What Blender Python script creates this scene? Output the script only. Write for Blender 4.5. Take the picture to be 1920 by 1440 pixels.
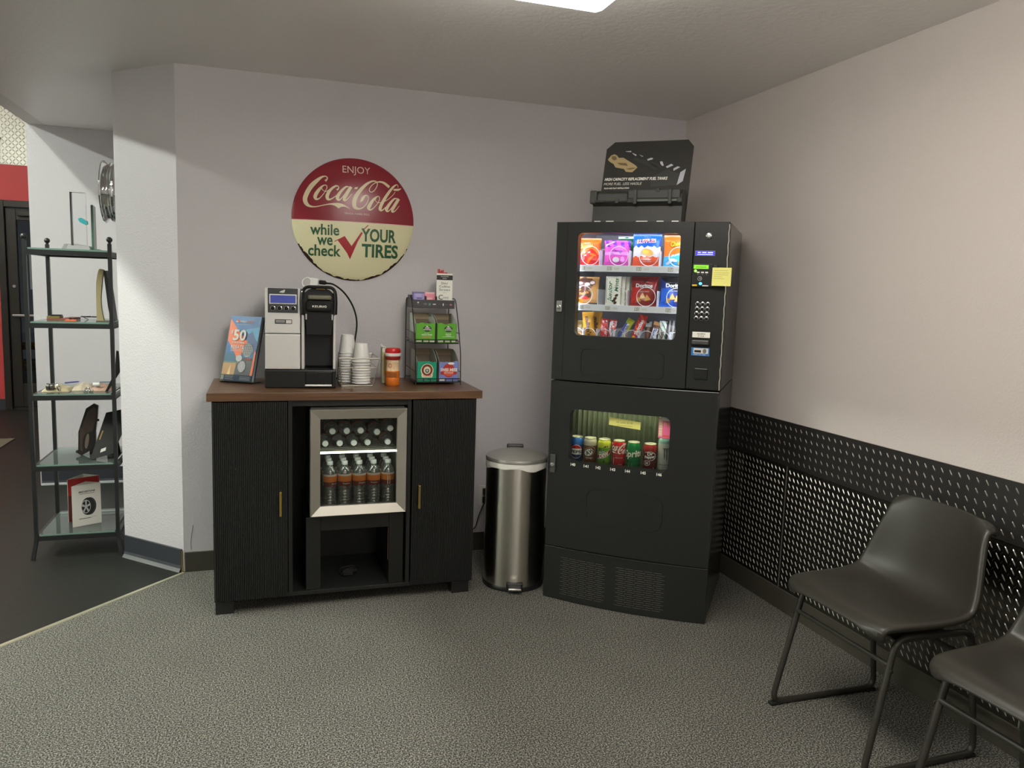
import bpy, bmesh, math, random
from mathutils import Vector, Matrix
from mathutils.geometry import tessellate_polygon

for _o in list(bpy.data.objects):
    bpy.data.objects.remove(_o)
S = bpy.context.scene
COL = S.collection
R_ = math.radians
PI = math.pi
random.seed(7)

# ------------------------------------------------------------------ camera
cam_d = bpy.data.cameras.new('camera')
cam = bpy.data.objects.new('camera', cam_d)
COL.objects.link(cam)
cam_d.sensor_fit = 'HORIZONTAL'
cam_d.sensor_width = 36.0
cam_d.lens = 36.0 * 1434.0 / 1920.0
cam_d.clip_start = 0.05
_rx = Vector((0.951078, -0.307277, 0.032115))      # camera right, in world axes
_dn = Vector((-0.006459, -0.123701, -0.992299))    # camera down
_fw = Vector((0.308884, 0.943546, -0.119634))      # camera forward
_m = Matrix.Identity(4)
for _i in range(3):
    _m[_i][0] = _rx[_i]; _m[_i][1] = -_dn[_i]; _m[_i][2] = -_fw[_i]
_m.translation = Vector((-2.305947, -3.995353, 1.440953))
cam.matrix_world = _m
S.camera = cam

# ------------------------------------------------------------------ world, exposure
w = bpy.data.worlds.new('night'); S.world = w
w.use_nodes = True
w.node_tree.nodes['Background'].inputs[0].default_value = (0.02, 0.022, 0.026, 1)
w.node_tree.nodes['Background'].inputs[1].default_value = 1.0
S.view_settings.view_transform = 'Standard'
S.view_settings.look = 'None'
S.view_settings.exposure = 0.72
S.view_settings.gamma = 1.0
S.view_settings.use_curve_mapping = False
try:
    S.cycles.use_denoising = True
    S.cycles.max_bounces = 10
    S.cycles.transparent_max_bounces = 24
    S.cycles.sample_clamp_indirect = 6.0
    S.cycles.caustics_reflective = False
    S.cycles.caustics_refractive = False
except Exception:
    pass

ROOM_LIGHT = 8.2      # ceiling fixture over the waiting area
LOBBY_LIGHT = 84.0     # the two strip lights over the lobby
SNACK_LIGHT = 27.0     # tube inside the snack window
CAN_LIGHT = 58.0        # tube inside the can window

# ------------------------------------------------------------------ materials
def lin(c):
    r = []
    for x in c[:3]:
        x = x / 255.0
        r.append(x / 12.92 if x <= 0.04045 else ((x + 0.055) / 1.055) ** 2.4)
    return (r[0], r[1], r[2], 1.0)

MATS = {}
def mat(name, c, rough=0.5, metal=0.0, spec=0.5, emit=None, es=0.0, bump=None, coat=0.0):
    """plain principled material; bump = (scale, strength, distance)"""
    if name in MATS: return MATS[name]
    m = bpy.data.materials.new(name); m.use_nodes = True
    nt = m.node_tree; b = nt.nodes['Principled BSDF']
    b.inputs['Base Color'].default_value = lin(c)
    b.inputs['Roughness'].default_value = rough
    b.inputs['Metallic'].default_value = metal
    b.inputs['Specular IOR Level'].default_value = spec
    if coat: b.inputs['Coat Weight'].default_value = coat
    if emit:
        b.inputs['Emission Color'].default_value = lin(emit)
        b.inputs['Emission Strength'].default_value = es
    if bump:
        tc = nt.nodes.new('ShaderNodeTexCoord')
        no = nt.nodes.new('ShaderNodeTexNoise'); no.inputs['Scale'].default_value = bump[0]
        no.inputs['Detail'].default_value = 3
        bp = nt.nodes.new('ShaderNodeBump'); bp.inputs['Strength'].default_value = bump[1]
        bp.inputs['Distance'].default_value = bump[2]
        nt.links.new(tc.outputs['Object'], no.inputs['Vector'])
        nt.links.new(no.outputs['Fac'], bp.inputs['Height'])
        nt.links.new(bp.outputs['Normal'], b.inputs['Normal'])
    m.diffuse_color = lin(c)
    MATS[name] = m
    return m

def nodes(name, c=(128, 128, 128)):
    m = bpy.data.materials.new(name); m.use_nodes = True
    m.diffuse_color = lin(c); MATS[name] = m
    nt = m.node_tree
    return m, nt, nt.nodes['Principled BSDF'], nt.nodes.new('ShaderNodeTexCoord')

def mapping(nt, tc, scale, loc=(0, 0, 0), rot=(0, 0, 0)):
    mp = nt.nodes.new('ShaderNodeMapping')
    mp.inputs['Scale'].default_value = scale
    mp.inputs['Location'].default_value = loc
    mp.inputs['Rotation'].default_value = rot
    nt.links.new(tc.outputs['Object'], mp.inputs['Vector'])
    return mp

def noise(nt, vec, scale, detail=2.0, rough=0.5):
    n = nt.nodes.new('ShaderNodeTexNoise')
    n.inputs['Scale'].default_value = scale
    n.inputs['Detail'].default_value = detail
    n.inputs['Roughness'].default_value = rough
    nt.links.new(vec, n.inputs['Vector'])
    return n

def ramp(nt, fac, stops):
    r = nt.nodes.new('ShaderNodeValToRGB')
    el = r.color_ramp.elements
    while len(el) < len(stops): el.new(0.5)
    for e, (p, c) in zip(el, stops):
        e.position = p; e.color = c
    nt.links.new(fac, r.inputs['Fac'])
    return r

def bumpn(nt, height, b, strength, dist):
    bp = nt.nodes.new('ShaderNodeBump')
    bp.inputs['Strength'].default_value = strength
    bp.inputs['Distance'].default_value = dist
    nt.links.new(height, bp.inputs['Height'])
    nt.links.new(bp.outputs['Normal'], b.inputs['Normal'])

def wall_paint(name, c, scale, strength, dist=0.004):
    m, nt, b, tc = nodes(name, c)
    b.inputs['Base Color'].default_value = lin(c)
    b.inputs['Roughness'].default_value = 0.55
    b.inputs['Specular IOR Level'].default_value = 0.3
    n = noise(nt, tc.outputs['Object'], scale, 3.0, 0.55)
    r = ramp(nt, n.outputs['Fac'], [(0.42, (0, 0, 0, 1)), (0.62, (1, 1, 1, 1))])
    bumpn(nt, r.outputs['Color'], b, strength, dist)
    return m

M_WALL = wall_paint('wall_paint', (209, 204, 207), 110.0, 0.22)
M_WALLR = wall_paint('wall_paint_right', (210, 201, 196), 110.0, 0.2)
M_CEIL = wall_paint('ceiling_knockdown', (247, 244, 241), 34.0, 0.12, 0.004)
M_CEIL.node_tree.nodes['Principled BSDF'].inputs['Roughness'].default_value = 0.42
M_CEIL.node_tree.nodes['Principled BSDF'].inputs['Specular IOR Level'].default_value = 0.6
M_LOBBY = wall_paint('lobby_paint', (232, 230, 225), 85.0, 0.3)
M_RED = mat('red_paint', (198, 64, 66), 0.5)

def carpet():
    m, nt, b, tc = nodes('carpet', (95, 95, 88))
    n1 = noise(nt, tc.outputs['Object'], 190.0, 2.5, 0.65)
    r1 = ramp(nt, n1.outputs['Fac'], [(0.37, lin((42, 42, 40))), (0.5, lin((96, 94, 89))), (0.63, lin((169, 166, 156)))])
    n2 = noise(nt, tc.outputs['Object'], 3.0, 2.0)
    mx = nt.nodes.new('ShaderNodeMix'); mx.data_type = 'RGBA'; mx.blend_type = 'MULTIPLY'
    mx.inputs['Factor'].default_value = 0.25
    nt.links.new(r1.outputs['Color'], mx.inputs['A']); nt.links.new(n2.outputs['Fac'], mx.inputs['B'])
    nt.links.new(mx.outputs['Result'], b.inputs['Base Color'])
    b.inputs['Roughness'].default_value = 0.95
    b.inputs['Specular IOR Level'].default_value = 0.1
    bumpn(nt, n1.outputs['Fac'], b, 0.35, 0.005)
    return m
M_CARPET = carpet()
M_CARPETBASE = mat('carpet_base', (76, 73, 64), 0.95, bump=(300, 0.6, 0.004), spec=0.1)

def vinyl():
    m, nt, b, tc = nodes('dark_vinyl', (48, 47, 43))
    n = noise(nt, mapping(nt, tc, (3, 14, 1), rot=(0, 0, 0.78)).outputs['Vector'], 6.0, 4.0)
    r = ramp(nt, n.outputs['Fac'], [(0.3, lin((27, 29, 26))), (0.7, lin((36, 37, 33)))])
    nt.links.new(r.outputs['Color'], b.inputs['Base Color'])
    b.inputs['Roughness'].default_value = 0.5
    b.inputs['Specular IOR Level'].default_value = 0.3
    bumpn(nt, n.outputs['Fac'], b, 0.06, 0.004)
    return m
M_VINYL = vinyl()

def walnut():
    m, nt, b, tc = nodes('walnut_laminate', (96, 64, 44))
    n = noise(nt, mapping(nt, tc, (1.1, 26, 30)).outputs['Vector'], 2.2, 5.0, 0.6)
    r = ramp(nt, n.outputs['Fac'], [(0.25, lin((66, 45, 31))), (0.5, lin((102, 72, 49))), (0.75, lin((130, 97, 69)))])
    nt.links.new(r.outputs['Color'], b.inputs['Base Color'])
    b.inputs['Roughness'].default_value = 0.32
    return m
M_WALNUT = walnut()

def glass(name, tint=(255, 255, 255), ior=1.45, rough=0.0):
    m = bpy.data.materials.new(name); m.use_nodes = True
    nt = m.node_tree; nt.nodes.clear()
    o = nt.nodes.new('ShaderNodeOutputMaterial')
    t = nt.nodes.new('ShaderNodeBsdfTransparent'); t.inputs[0].default_value = lin(tint)
    g = nt.nodes.new('ShaderNodeBsdfGlossy'); g.inputs['Roughness'].default_value = rough
    f = nt.nodes.new('ShaderNodeFresnel'); f.inputs['IOR'].default_value = ior
    mx = nt.nodes.new('ShaderNodeMixShader')
    nt.links.new(f.outputs[0], mx.inputs[0]); nt.links.new(t.outputs[0], mx.inputs[1])
    nt.links.new(g.outputs[0], mx.inputs[2]); nt.links.new(mx.outputs[0], o.inputs[0])
    m.diffuse_color = lin(tint); MATS[name] = m
    return m
M_GLASS = glass('clear_glass', (252, 254, 253))
M_GLASSG = glass('green_edge_glass', (226, 240, 234), 1.9)
def mix_sheen(m, c, f):
    nt = m.node_tree; o = nt.nodes['Material Output'] if 'Material Output' in nt.nodes else [n for n in nt.nodes if n.type == 'OUTPUT_MATERIAL'][0]
    src = o.inputs[0].links[0].from_socket
    d = nt.nodes.new('ShaderNodeBsdfDiffuse'); d.inputs[0].default_value = lin(c)
    mx = nt.nodes.new('ShaderNodeMixShader'); mx.inputs[0].default_value = f
    nt.links.new(src, mx.inputs[1]); nt.links.new(d.outputs[0], mx.inputs[2]); nt.links.new(mx.outputs[0], o.inputs[0])
mix_sheen(M_GLASSG, (190, 205, 198), .10)  # pale diffuse mixed in for the white wall reflected in the shelves
M_GREENEDGE = mat('glass_edge_green', (118, 146, 134), 0.15)
M_FRIDGEGLASS = glass('fridge_glass', (244, 245, 242))
M_DOORGLASS = glass('door_glass', (215, 218, 218))

def water_plastic():
    m = bpy.data.materials.new('clear_bottle'); m.use_nodes = True
    nt = m.node_tree; nt.nodes.clear()
    o = nt.nodes.new('ShaderNodeOutputMaterial')
    t = nt.nodes.new('ShaderNodeBsdfTransparent'); t.inputs[0].default_value = lin((244, 247, 246))
    g = nt.nodes.new('ShaderNodeBsdfGlossy'); g.inputs['Roughness'].default_value = 0.14
    d = nt.nodes.new('ShaderNodeBsdfDiffuse'); d.inputs[0].default_value = lin((220, 225, 222))
    lw = nt.nodes.new('ShaderNodeLayerWeight'); lw.inputs['Blend'].default_value = 0.6
    m1 = nt.nodes.new('ShaderNodeMixShader'); m1.inputs[0].default_value = 0.18
    m2 = nt.nodes.new('ShaderNodeMixShader')
    nt.links.new(t.outputs[0], m1.inputs[1]); nt.links.new(d.outputs[0], m1.inputs[2])
    ad = nt.nodes.new('ShaderNodeMath'); ad.operation = 'ADD'; ad.inputs[1].default_value = 0.07; ad.use_clamp = True
    nt.links.new(lw.outputs['Fresnel'], ad.inputs[0]); nt.links.new(ad.outputs[0], m2.inputs[0])
    nt.links.new(m1.outputs[0], m2.inputs[1]); nt.links.new(g.outputs[0], m2.inputs[2])
    nt.links.new(m2.outputs[0], o.inputs[0])
    MATS['clear_bottle'] = m
    return m
M_BOTTLE = water_plastic()

M_BLACK = mat('black_laminate', (30, 31, 30), 0.42)
M_BLACKG = mat('black_gloss', (20, 20, 20), 0.12)
M_BLACKP = mat('black_plastic', (26, 27, 26), 0.35)
M_BLACKM = mat('black_metal', (34, 36, 36), 0.38)
M_VEND = mat('vending_black', (36, 37, 35), 0.38, spec=0.35)
M_VENDSIDE = mat('vending_side', (38, 39, 38), 0.16)
M_DARK = mat('dark_inside', (120, 122, 112), 0.6)
M_STEEL = mat('brushed_steel', (204, 200, 188), 0.36, 0.85)
M_SILVER = mat('silver_plastic', (232, 230, 226), 0.30, 0.35)
M_CHROME = mat('chrome', (225, 225, 225), 0.06, 1.0)
M_MIRROR = mat('polished_steel', (196, 193, 182), 0.10, 1.0)
def brushed(name, c, rough, anis):
    m, nt, b, tc = nodes(name, c)
    b.inputs['Base Color'].default_value = lin(c); b.inputs['Metallic'].default_value = 1.0
    b.inputs['Roughness'].default_value = rough; b.inputs['Anisotropic'].default_value = anis
    b.inputs['Anisotropic Rotation'].default_value = 0.25
    tg = nt.nodes.new('ShaderNodeTangent'); tg.direction_type = 'RADIAL'; tg.axis = 'Z'
    nt.links.new(tg.outputs['Tangent'], b.inputs['Tangent'])
    return m
M_BIN = brushed('brushed_bin_steel', (190, 187, 176), 0.30, 0.92)
M_BRASS = mat('brass', (190, 158, 92), 0.28, 0.9)
M_WHITE = mat('white_plastic', (236, 236, 232), 0.4)
M_OFFW = mat('off_white', (222, 220, 210), 0.5)
M_PAPER = mat('white_paper', (240, 238, 228), 0.6)
M_FOAM = mat('foam', (240, 240, 236), 0.5)
M_INK = mat('black_ink', (24, 24, 26), 0.5)
M_GREYINK = mat('grey_ink', (110, 110, 108), 0.5)
M_RUBBER = mat('rubber', (22, 22, 22), 0.7)

# ------------------------------------------------------------------ mesh builder
def ident(u, v): return Vector((u, 0, v))
_text_cache = {}
def text_mesh(s, shear=0.0, bold=0.0):
    k = (s, shear, bold)
    if k in _text_cache: return _text_cache[k]
    cu = bpy.data.curves.new('lettering', 'FONT')
    cu.body = s; cu.size = 1.0; cu.shear = shear; cu.offset = bold
    cu.resolution_u = 3; cu.fill_mode = 'FRONT'
    ob = bpy.data.objects.new('lettering', cu)
    me = ob.to_mesh()
    vs = [(v.co.x, v.co.y) for v in me.vertices]
    fs = [tuple(p.vertices) for p in me.polygons]
    ob.to_mesh_clear()
    bpy.data.objects.remove(ob); bpy.data.curves.remove(cu)
    _text_cache[k] = (vs, fs)
    return vs, fs

def spline(pts, n=6, closed=False):
    """Catmull-Rom through points of any dimension"""
    P = [tuple(p) for p in pts]; out = []
    N = len(P); rng = range(N if closed else N - 1)
    for i in rng:
        if closed: p0, p1, p2, p3 = P[(i - 1) % N], P[i], P[(i + 1) % N], P[(i + 2) % N]
        else: p0, p1, p2, p3 = P[max(i - 1, 0)], P[i], P[i + 1], P[min(i + 2, N - 1)]
        for k in range(n):
            t = k / n; t2 = t * t; t3 = t2 * t
            out.append(tuple(0.5 * (2 * b + (c - a) * t + (2 * a - 5 * b + 4 * c - d) * t2 + (3 * b - a - 3 * c + d) * t3)
                             for a, b, c, d in zip(p0, p1, p2, p3)))
    if not closed: out.append(P[-1])
    return out

def round_corners(pts, r, n=5, closed=False):
    P = [Vector(p) for p in pts]; out = []; N = len(P)
    for i in range(N):
        if not closed and i in (0, N - 1): out.append(P[i]); continue
        a, b, c = P[i - 1], P[i], P[(i + 1) % N]
        d1 = (a - b); d2 = (c - b)
        rr = min(r, d1.length * 0.49, d2.length * 0.49)
        s = b + d1.normalized() * rr; e = b + d2.normalized() * rr
        for k in range(n + 1):
            t = k / n
            out.append(s * (1 - t) ** 2 + b * 2 * t * (1 - t) + e * t * t)
    return out

def rrect(x0, x1, y0, y1, r, n=5):
    o = []
    for cx, cy, a in ((x1 - r, y1 - r, 0), (x0 + r, y1 - r, 90), (x0 + r, y0 + r, 180), (x1 - r, y0 + r, 270)):
        for k in range(n + 1):
            t = R_(a + 90 * k / n); o.append((cx + r * math.cos(t), cy + r * math.sin(t)))
    return o

def ellipse(cx, cy, rx, ry, n=28, rot=0.0):
    o = []
    for k in range(n):
        a = 2 * PI * k / n; x = rx * math.cos(a); y = ry * math.sin(a)
        o.append((cx + x * math.cos(rot) - y * math.sin(rot), cy + x * math.sin(rot) + y * math.cos(rot)))
    return o

class MB:
    def __init__(self):
        self.v = []; self.f = []; self.mi = []; self.sm = []; self.mats = []; self.M = None
    def slot(self, m):
        if m not in self.mats: self.mats.append(m)
        return self.mats.index(m)
    def add(self, vs, fs, m, smooth=False):
        o = len(self.v); M = self.M
        for p in vs:
            p = Vector(p); self.v.append(M @ p if M is not None else p)
        if isinstance(m, (list, tuple)): idx = [self.slot(x) for x in m]
        else: idx = [self.slot(m)] * len(fs)
        for f, i in zip(fs, idx):
            self.f.append([a + o for a in f]); self.mi.append(i); self.sm.append(smooth)
        return self
    def box(self, x0, x1, y0, y1, z0, z1, m, bev=0.0, seg=2, smooth=True):
        bm = bmesh.new()
        bmesh.ops.create_cube(bm, size=1.0)
        for v in bm.verts:
            v.co = Vector((x0 + (v.co.x + .5) * (x1 - x0), y0 + (v.co.y + .5) * (y1 - y0), z0 + (v.co.z + .5) * (z1 - z0)))
        if bev > 0:
            bmesh.ops.bevel(bm, geom=list(bm.edges), offset=bev, segments=seg, affect='EDGES', profile=0.5)
        bm.verts.index_update()
        self.add([v.co.copy() for v in bm.verts], [[v.index for v in f.verts] for f in bm.faces], m, False)
        bm.free()
        return self
    def obox(self, M, sx, sy, sz, m, bev=0.0):
        """box of size s centred on matrix M"""
        old = self.M; self.M = (old @ M) if old is not None else M
        self.box(-sx / 2, sx / 2, -sy / 2, sy / 2, -sz / 2, sz / 2, m, bev); self.M = old
        return self
    def tube(self, pts, r, m, n=8, closed=False, flat=False):
        P = [Vector(p) for p in pts]; N = len(P)
        rad = r if isinstance(r, (list, tuple)) else [r] * N
        T = []
        for i in range(N):
            a = P[i - 1] if (i or closed) else P[i]; b = P[(i + 1) % N] if (i < N - 1 or closed) else P[i]
            t = b - a
            T.append(t.normalized() if t.length > 1e-9 else Vector((0, 0, 1)))
        up = Vector((0, 0, 1)) if abs(T[0].z) < 0.9 else Vector((1, 0, 0))
        nrm = (up - T[0] * up.dot(T[0])).normalized()
        vs = []
        for i in range(N):
            nrm = (nrm - T[i] * nrm.dot(T[i]))
            nrm = nrm.normalized() if nrm.length > 1e-6 else T[i].orthogonal().normalized()
            bi = T[i].cross(nrm)
            for k in range(n):
                a = 2 * PI * k / n + (PI / n if flat else 0)
                vs.append(P[i] + (nrm * math.cos(a) + bi * math.sin(a)) * rad[i])
        fs = []
        for i in range(N if closed else N - 1):
            j = (i + 1) % N
            for k in range(n):
                fs.append((i * n + k, i * n + (k + 1) % n, j * n + (k + 1) % n, j * n + k))
        if not closed:
            fs.append(tuple(range(n - 1, -1, -1))); fs.append(tuple((N - 1) * n + k for k in range(n)))
        return self.add(vs, fs, m, not flat)
    def lathe(self, prof, m, n=32, c=(0, 0, 0), mats=None, smooth=True):
        """profile of (r, z) turned round the z axis through c; mats: one per profile span"""
        vs = []; fs = []; ms = []
        for r, z in prof:
            for k in range(n):
                a = 2 * PI * k / n; vs.append((c[0] + r * math.cos(a), c[1] + r * math.sin(a), c[2] + z))
        for i in range(len(prof) - 1):
            if prof[i] == prof[i + 1]: continue
            for k in range(n):
                k2 = (k + 1) % n
                fs.append((i * n + k, i * n + k2, (i + 1) * n + k2, (i + 1) * n + k))
                ms.append(mats[i] if mats else m)
        return self.add(vs, fs, ms, smooth)
    def poly(self, pts, m, fn=ident, holes=(), ml=None):
        rings = [[(p[0], p[1]) for p in pts]] + [[(p[0], p[1]) for p in h] for h in holes]
        flat = [p for r in rings for p in r]
        tri = tessellate_polygon([[Vector((p[0], p[1], 0)) for p in r] for r in rings])
        return self._tris(flat, tri, m, fn, ml)
    def _tris(self, flat, tri, m, fn, ml):
        tris = []
        for t in tri:
            q = [flat[i] for i in t]
            ar = (q[1][0] - q[0][0]) * (q[2][1] - q[0][1]) - (q[2][0] - q[0][0]) * (q[1][1] - q[0][1])
            if abs(ar) < 1e-14: continue
            if ar < 0: q = [q[0], q[2], q[1]]
            tris.append(q)
        if ml:
            out = []; st = tris
            while st:
                q = st.pop()
                L = [math.dist(q[i], q[(i + 1) % 3]) for i in range(3)]
                i = L.index(max(L))
                if L[i] > ml and len(out) < 60000:
                    a, b, c = q[i], q[(i + 1) % 3], q[(i + 2) % 3]
                    mid = ((a[0] + b[0]) / 2, (a[1] + b[1]) / 2)
                    st.append([a, mid, c]); st.append([mid, b, c])
                else: out.append(q)
            tris = out
        idx = {}; vs = []; fs = []
        for q in tris:
            f = []
            for p in q:
                k = (round(p[0], 7), round(p[1], 7))
                if k not in idx: idx[k] = len(vs); vs.append(fn(p[0], p[1]))
                f.append(idx[k])
            if len(set(f)) == 3: fs.append(f)
        return self.add(vs, fs, m, False)
    def text(self, s, cx, cz, wd, ht, m, fn=ident, shear=0.0, bold=0.0, rot=0.0, ml=None):
        """lettering fitted to a box wd x ht centred on (cx, cz); ht or wd None keeps the aspect"""
        vs, fs = text_mesh(s, shear, bold)
        if not vs: return self
        x0 = min(p[0] for p in vs); x1 = max(p[0] for p in vs); y0 = min(p[1] for p in vs); y1 = max(p[1] for p in vs)
        sx = wd / (x1 - x0) if wd else None; sy = ht / (y1 - y0) if ht else None
        sx = sx or sy; sy = sy or sx
        c, sn = math.cos(rot), math.sin(rot)
        flat = []
        for p in vs:
            x = (p[0] - (x0 + x1) / 2) * sx; y = (p[1] - (y0 + y1) / 2) * sy
            flat.append((cx + x * c - y * sn, cz + x * sn + y * c))
        tri = []
        for f in fs:
            for k in range(1, len(f) - 1): tri.append((f[0], f[k], f[k + 1]))
        return self._tris(flat, tri, m, fn, ml)
    def ribbon(self, pts, m, fn, n=6, closed=False):
        """pts of (x, y, width): a brush stroke"""
        P = spline(pts, n, closed); N = len(P); L = []; Rr = []
        for i in range(N):
            a = P[i - 1] if (i or closed) else P[i]; b = P[(i + 1) % N] if (i < N - 1 or closed) else P[i]
            dx, dy = b[0] - a[0], b[1] - a[1]; l = math.hypot(dx, dy) or 1
            nx, ny = -dy / l, dx / l; hw = max(P[i][2], 0.0) / 2
            L.append((P[i][0] + nx * hw, P[i][1] + ny * hw)); Rr.append((P[i][0] - nx * hw, P[i][1] - ny * hw))
        vs = [fn(*p) for p in L] + [fn(*p) for p in Rr]
        fs = []
        for i in range(N if closed else N - 1):
            j = (i + 1) % N; fs.append((i, N + i, N + j, j))
        return self.add(vs, fs, m, False)
    def prism(self, pts, d0, d1, m, fn3, holes=(), mside=None):
        """polygon (u, v) extruded from depth d0 to d1; fn3(u, v, d)"""
        rings = [pts] + list(holes)
        self.poly(pts, m, lambda u, v: fn3(u, v, d0), holes)
        self.poly(pts, m, lambda u, v: fn3(u, v, d1), holes)
        for r in rings:
            n = len(r)
            vs = [fn3(p[0], p[1], d0) for p in r] + [fn3(p[0], p[1], d1) for p in r]
            self.add(vs, [(i, (i + 1) % n, n + (i + 1) % n, n + i) for i in range(n)], mside or m, False)
        return self
    def grid(self, fn, nu, nv, m, smooth=True, closed_u=False):
        vs = [fn(i / nu, j / nv) for j in range(nv + 1) for i in range(nu + 1)]
        fs = []; ms = []
        for j in range(nv):
            for i in range(nu):
                a = j * (nu + 1) + i
                fs.append((a, a + 1, a + nu + 2, a + nu + 1))
                ms.append(m((i + .5) / nu, (j + .5) / nv) if callable(m) else m)
        return self.add(vs, fs, ms, smooth)
    def sphere(self, c, r, m, n=14, sz=1.0):
        prof = [(max(r * math.sin(PI * i / n), 1e-5), -r * sz * math.cos(PI * i / n)) for i in range(n + 1)]
        return self.lathe(prof, m, n * 2, c)
    def build(self, name, parent=None, fix=True, **kw):
        me = bpy.data.meshes.new(name)
        me.from_pydata([tuple(v) for v in self.v], [], self.f)
        for m in self.mats: me.materials.append(m)
        me.polygons.foreach_set('material_index', self.mi)
        me.polygons.foreach_set('use_smooth', self.sm)
        if fix:
            bm = bmesh.new(); bm.from_mesh(me)
            bmesh.ops.remove_doubles(bm, verts=bm.verts, dist=2e-6)
            for e in bm.edges:
                if len(e.link_faces) == 2 and e.link_faces[0].normal.angle(e.link_faces[1].normal, 0.0) > 0.6: e.smooth = False
                elif len(e.link_faces) > 2: e.smooth = False
            bm.to_mesh(me); bm.free()
        me.update()
        o = bpy.data.objects.new(name, me)
        COL.objects.link(o)
        if parent is not None: o.parent = parent
        for k, v in kw.items(): o[k] = v
        return o

def thing(name, label, cat, loc=(0, 0, 0), rz=0.0, group=None, rot=None):
    o = bpy.data.objects.new(name, None); COL.objects.link(o)
    o.empty_display_size = 0.05
    o.location = loc
    o.rotation_euler = rot if rot else (0, 0, rz)
    o['label'] = label; o['category'] = cat
    if group: o['group'] = group
    return o
def tag(o, label, cat, group=None, loc=None, rz=None):
    o['label'] = label; o['category'] = cat
    if group: o['group'] = group
    if loc is not None: o.location = loc
    if rz is not None: o.rotation_euler = (0, 0, rz)
    return o
def struct(name, mb, parent=None):
    o = mb.build(name, parent)
    o['kind'] = 'structure'
    return o
def dup(root, loc, rz=None, label=None, group=None, rot=None):
    r = root.copy(); COL.objects.link(r); r.location = loc
    if rz is not None: r.rotation_euler = (0, 0, rz)
    if rot is not None: r.rotation_euler = rot
    if label: r['label'] = label
    if group: r['group'] = group
    for ch in list(root.children):
        c = ch.copy(); COL.objects.link(c); c.parent = r
        for g in ch.children:
            d = g.copy(); COL.objects.link(d); d.parent = c
    return r

# ================================================================== large lamps
XS = -3.777       # edge of the low ceiling, open lobby beyond it
YF = 1.95         # short wall behind the display shelf
YB = -7.4         # end of the waiting room behind the camera
XL = -8.6         # far side of the lobby
YD = 5.45         # lobby wall with the glass door
HC = 2.44
HL = 3.55
PX, PY = -3.002, 0.307   # left end of the angled pillar face

M_LAMP = mat('lamp_lens', (255, 255, 255), 0.4, emit=(255, 250, 240), es=ROOM_LIGHT)
M_LAMPFRAME = mat('lamp_frame', (225, 225, 222), 0.4)
M_STRIP = mat('strip_lamp', (255, 255, 255), 0.4, emit=(247, 255, 244), es=LOBBY_LIGHT)

def troffer(loc, label):
    t = thing('ceiling_light', label, 'ceiling light', loc, 0, 'ceiling lights over the waiting area')
    f = MB()
    f.prism(rrect(-.33, .33, -.64, .64, .005, 1), -.014, 0.0, M_LAMPFRAME, lambda u, v, d: Vector((u, v, d)),
            holes=[rrect(-.30, .30, -.61, .61, .004, 1)])
    f.build('frame', t)
    l = MB(); l.box(-.30, .30, -.61, .61, -.150, -.002, M_LAMP, .03); l.build('diffuser', t)
    return t
troffer((-1.611, -2.325, HC), 'bright rectangular ceiling light above the vending machine')
troffer((-1.595, -6.0, HC), 'rectangular ceiling light behind the viewer')

def strip_light(loc, label, lm=None):
    t = thing('strip_light', label, 'ceiling light', loc, 0, 'strip lights over the lobby')
    b = MB(); b.box(-.07, .07, -1.25, 1.25, -.0, .05, M_LAMPFRAME, .006); b.build('housing', t)
    l = MB()
    l.tube([(0, -1.22, -.03), (0, 1.22, -.03)], .035, lm or M_STRIP, 12); l.build('tube', t)
    for y in (-.9, .9):
        h = MB(); h.tube([(0, y, .05), (0, y, HL - loc[2])], .006, M_WHITE, 6); h.build('hanger', t)
strip_light((XS - .62, -1.0, HC + .62 * 1.17 + .03), 'strip light hanging near the edge of the low ceiling')
strip_light((XS - 2.25, -0.6, HC + 2.25 * .386 + .03), 'strip light hanging over the middle of the lobby')

strip_light((-6.2, 3.8, HL - .12), 'unseen strip light added to brighten the red end wall of the lobby',
            mat('strip_lamp_added', (255, 255, 255), 0.4, emit=(255, 250, 240), es=LOBBY_LIGHT * 0.32))  # extra lamp, added only to brighten the end wall

# ================================================================== setting
def quad(mb, a, b, c, d, m): mb.add([a, b, c, d], [(0, 1, 2, 3)], m)

# carpet and vinyl floor meet along a diagonal from the pillar
def strip_pt(t): return (-2.69 - .604 / .898 * t, -.02 - .665 / .898 * t)
sx, sy = strip_pt(6.2)
fl = MB()
fl.poly([(-2.69, -.02), (0.12, -.02), (0.12, YB), (sx, YB), (sx, sy)], M_CARPET, lambda u, v: Vector((u, v, 0)))
fl.poly([(-2.69, -.02), (0.12, -.02), (0.12, .12), (-2.69, .12)], M_CARPET, lambda u, v: Vector((u, v, 0)))
struct('floor', fl)
fv = MB()
fv.poly([(-2.69, -.02), (-2.69, .12), (-2.6, .4), (-2.6, YD + .1), (XL, YD + .1), (XL, YB), (sx, YB), (sx, sy)], M_VINYL,
        lambda u, v: Vector((u, v, 0)))
struct('floor_lobby', fv)
M_TRIMSTRIP = mat('metal_edge_strip', (206, 202, 176), 0.35, 0.6)
st = MB()
a = Vector(strip_pt(.0)); b = Vector(strip_pt(3.0)); dr = (b - a).normalized(); nn = Vector((-dr.y, dr.x))
pr = [(-.011, 0), (-.008, .004), (.008, .004), (.011, 0)]
vs = [(a.x + nn.x * p, a.y + nn.y * p, q + .0005) for p, q in pr] + [(b.x + nn.x * p, b.y + nn.y * p, q + .0005) for p, q in pr]
st.add(vs, [(0, 1, 5, 4), (1, 2, 6, 5), (2, 3, 7, 6)], M_TRIMSTRIP)
struct('trim_1', st)

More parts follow.
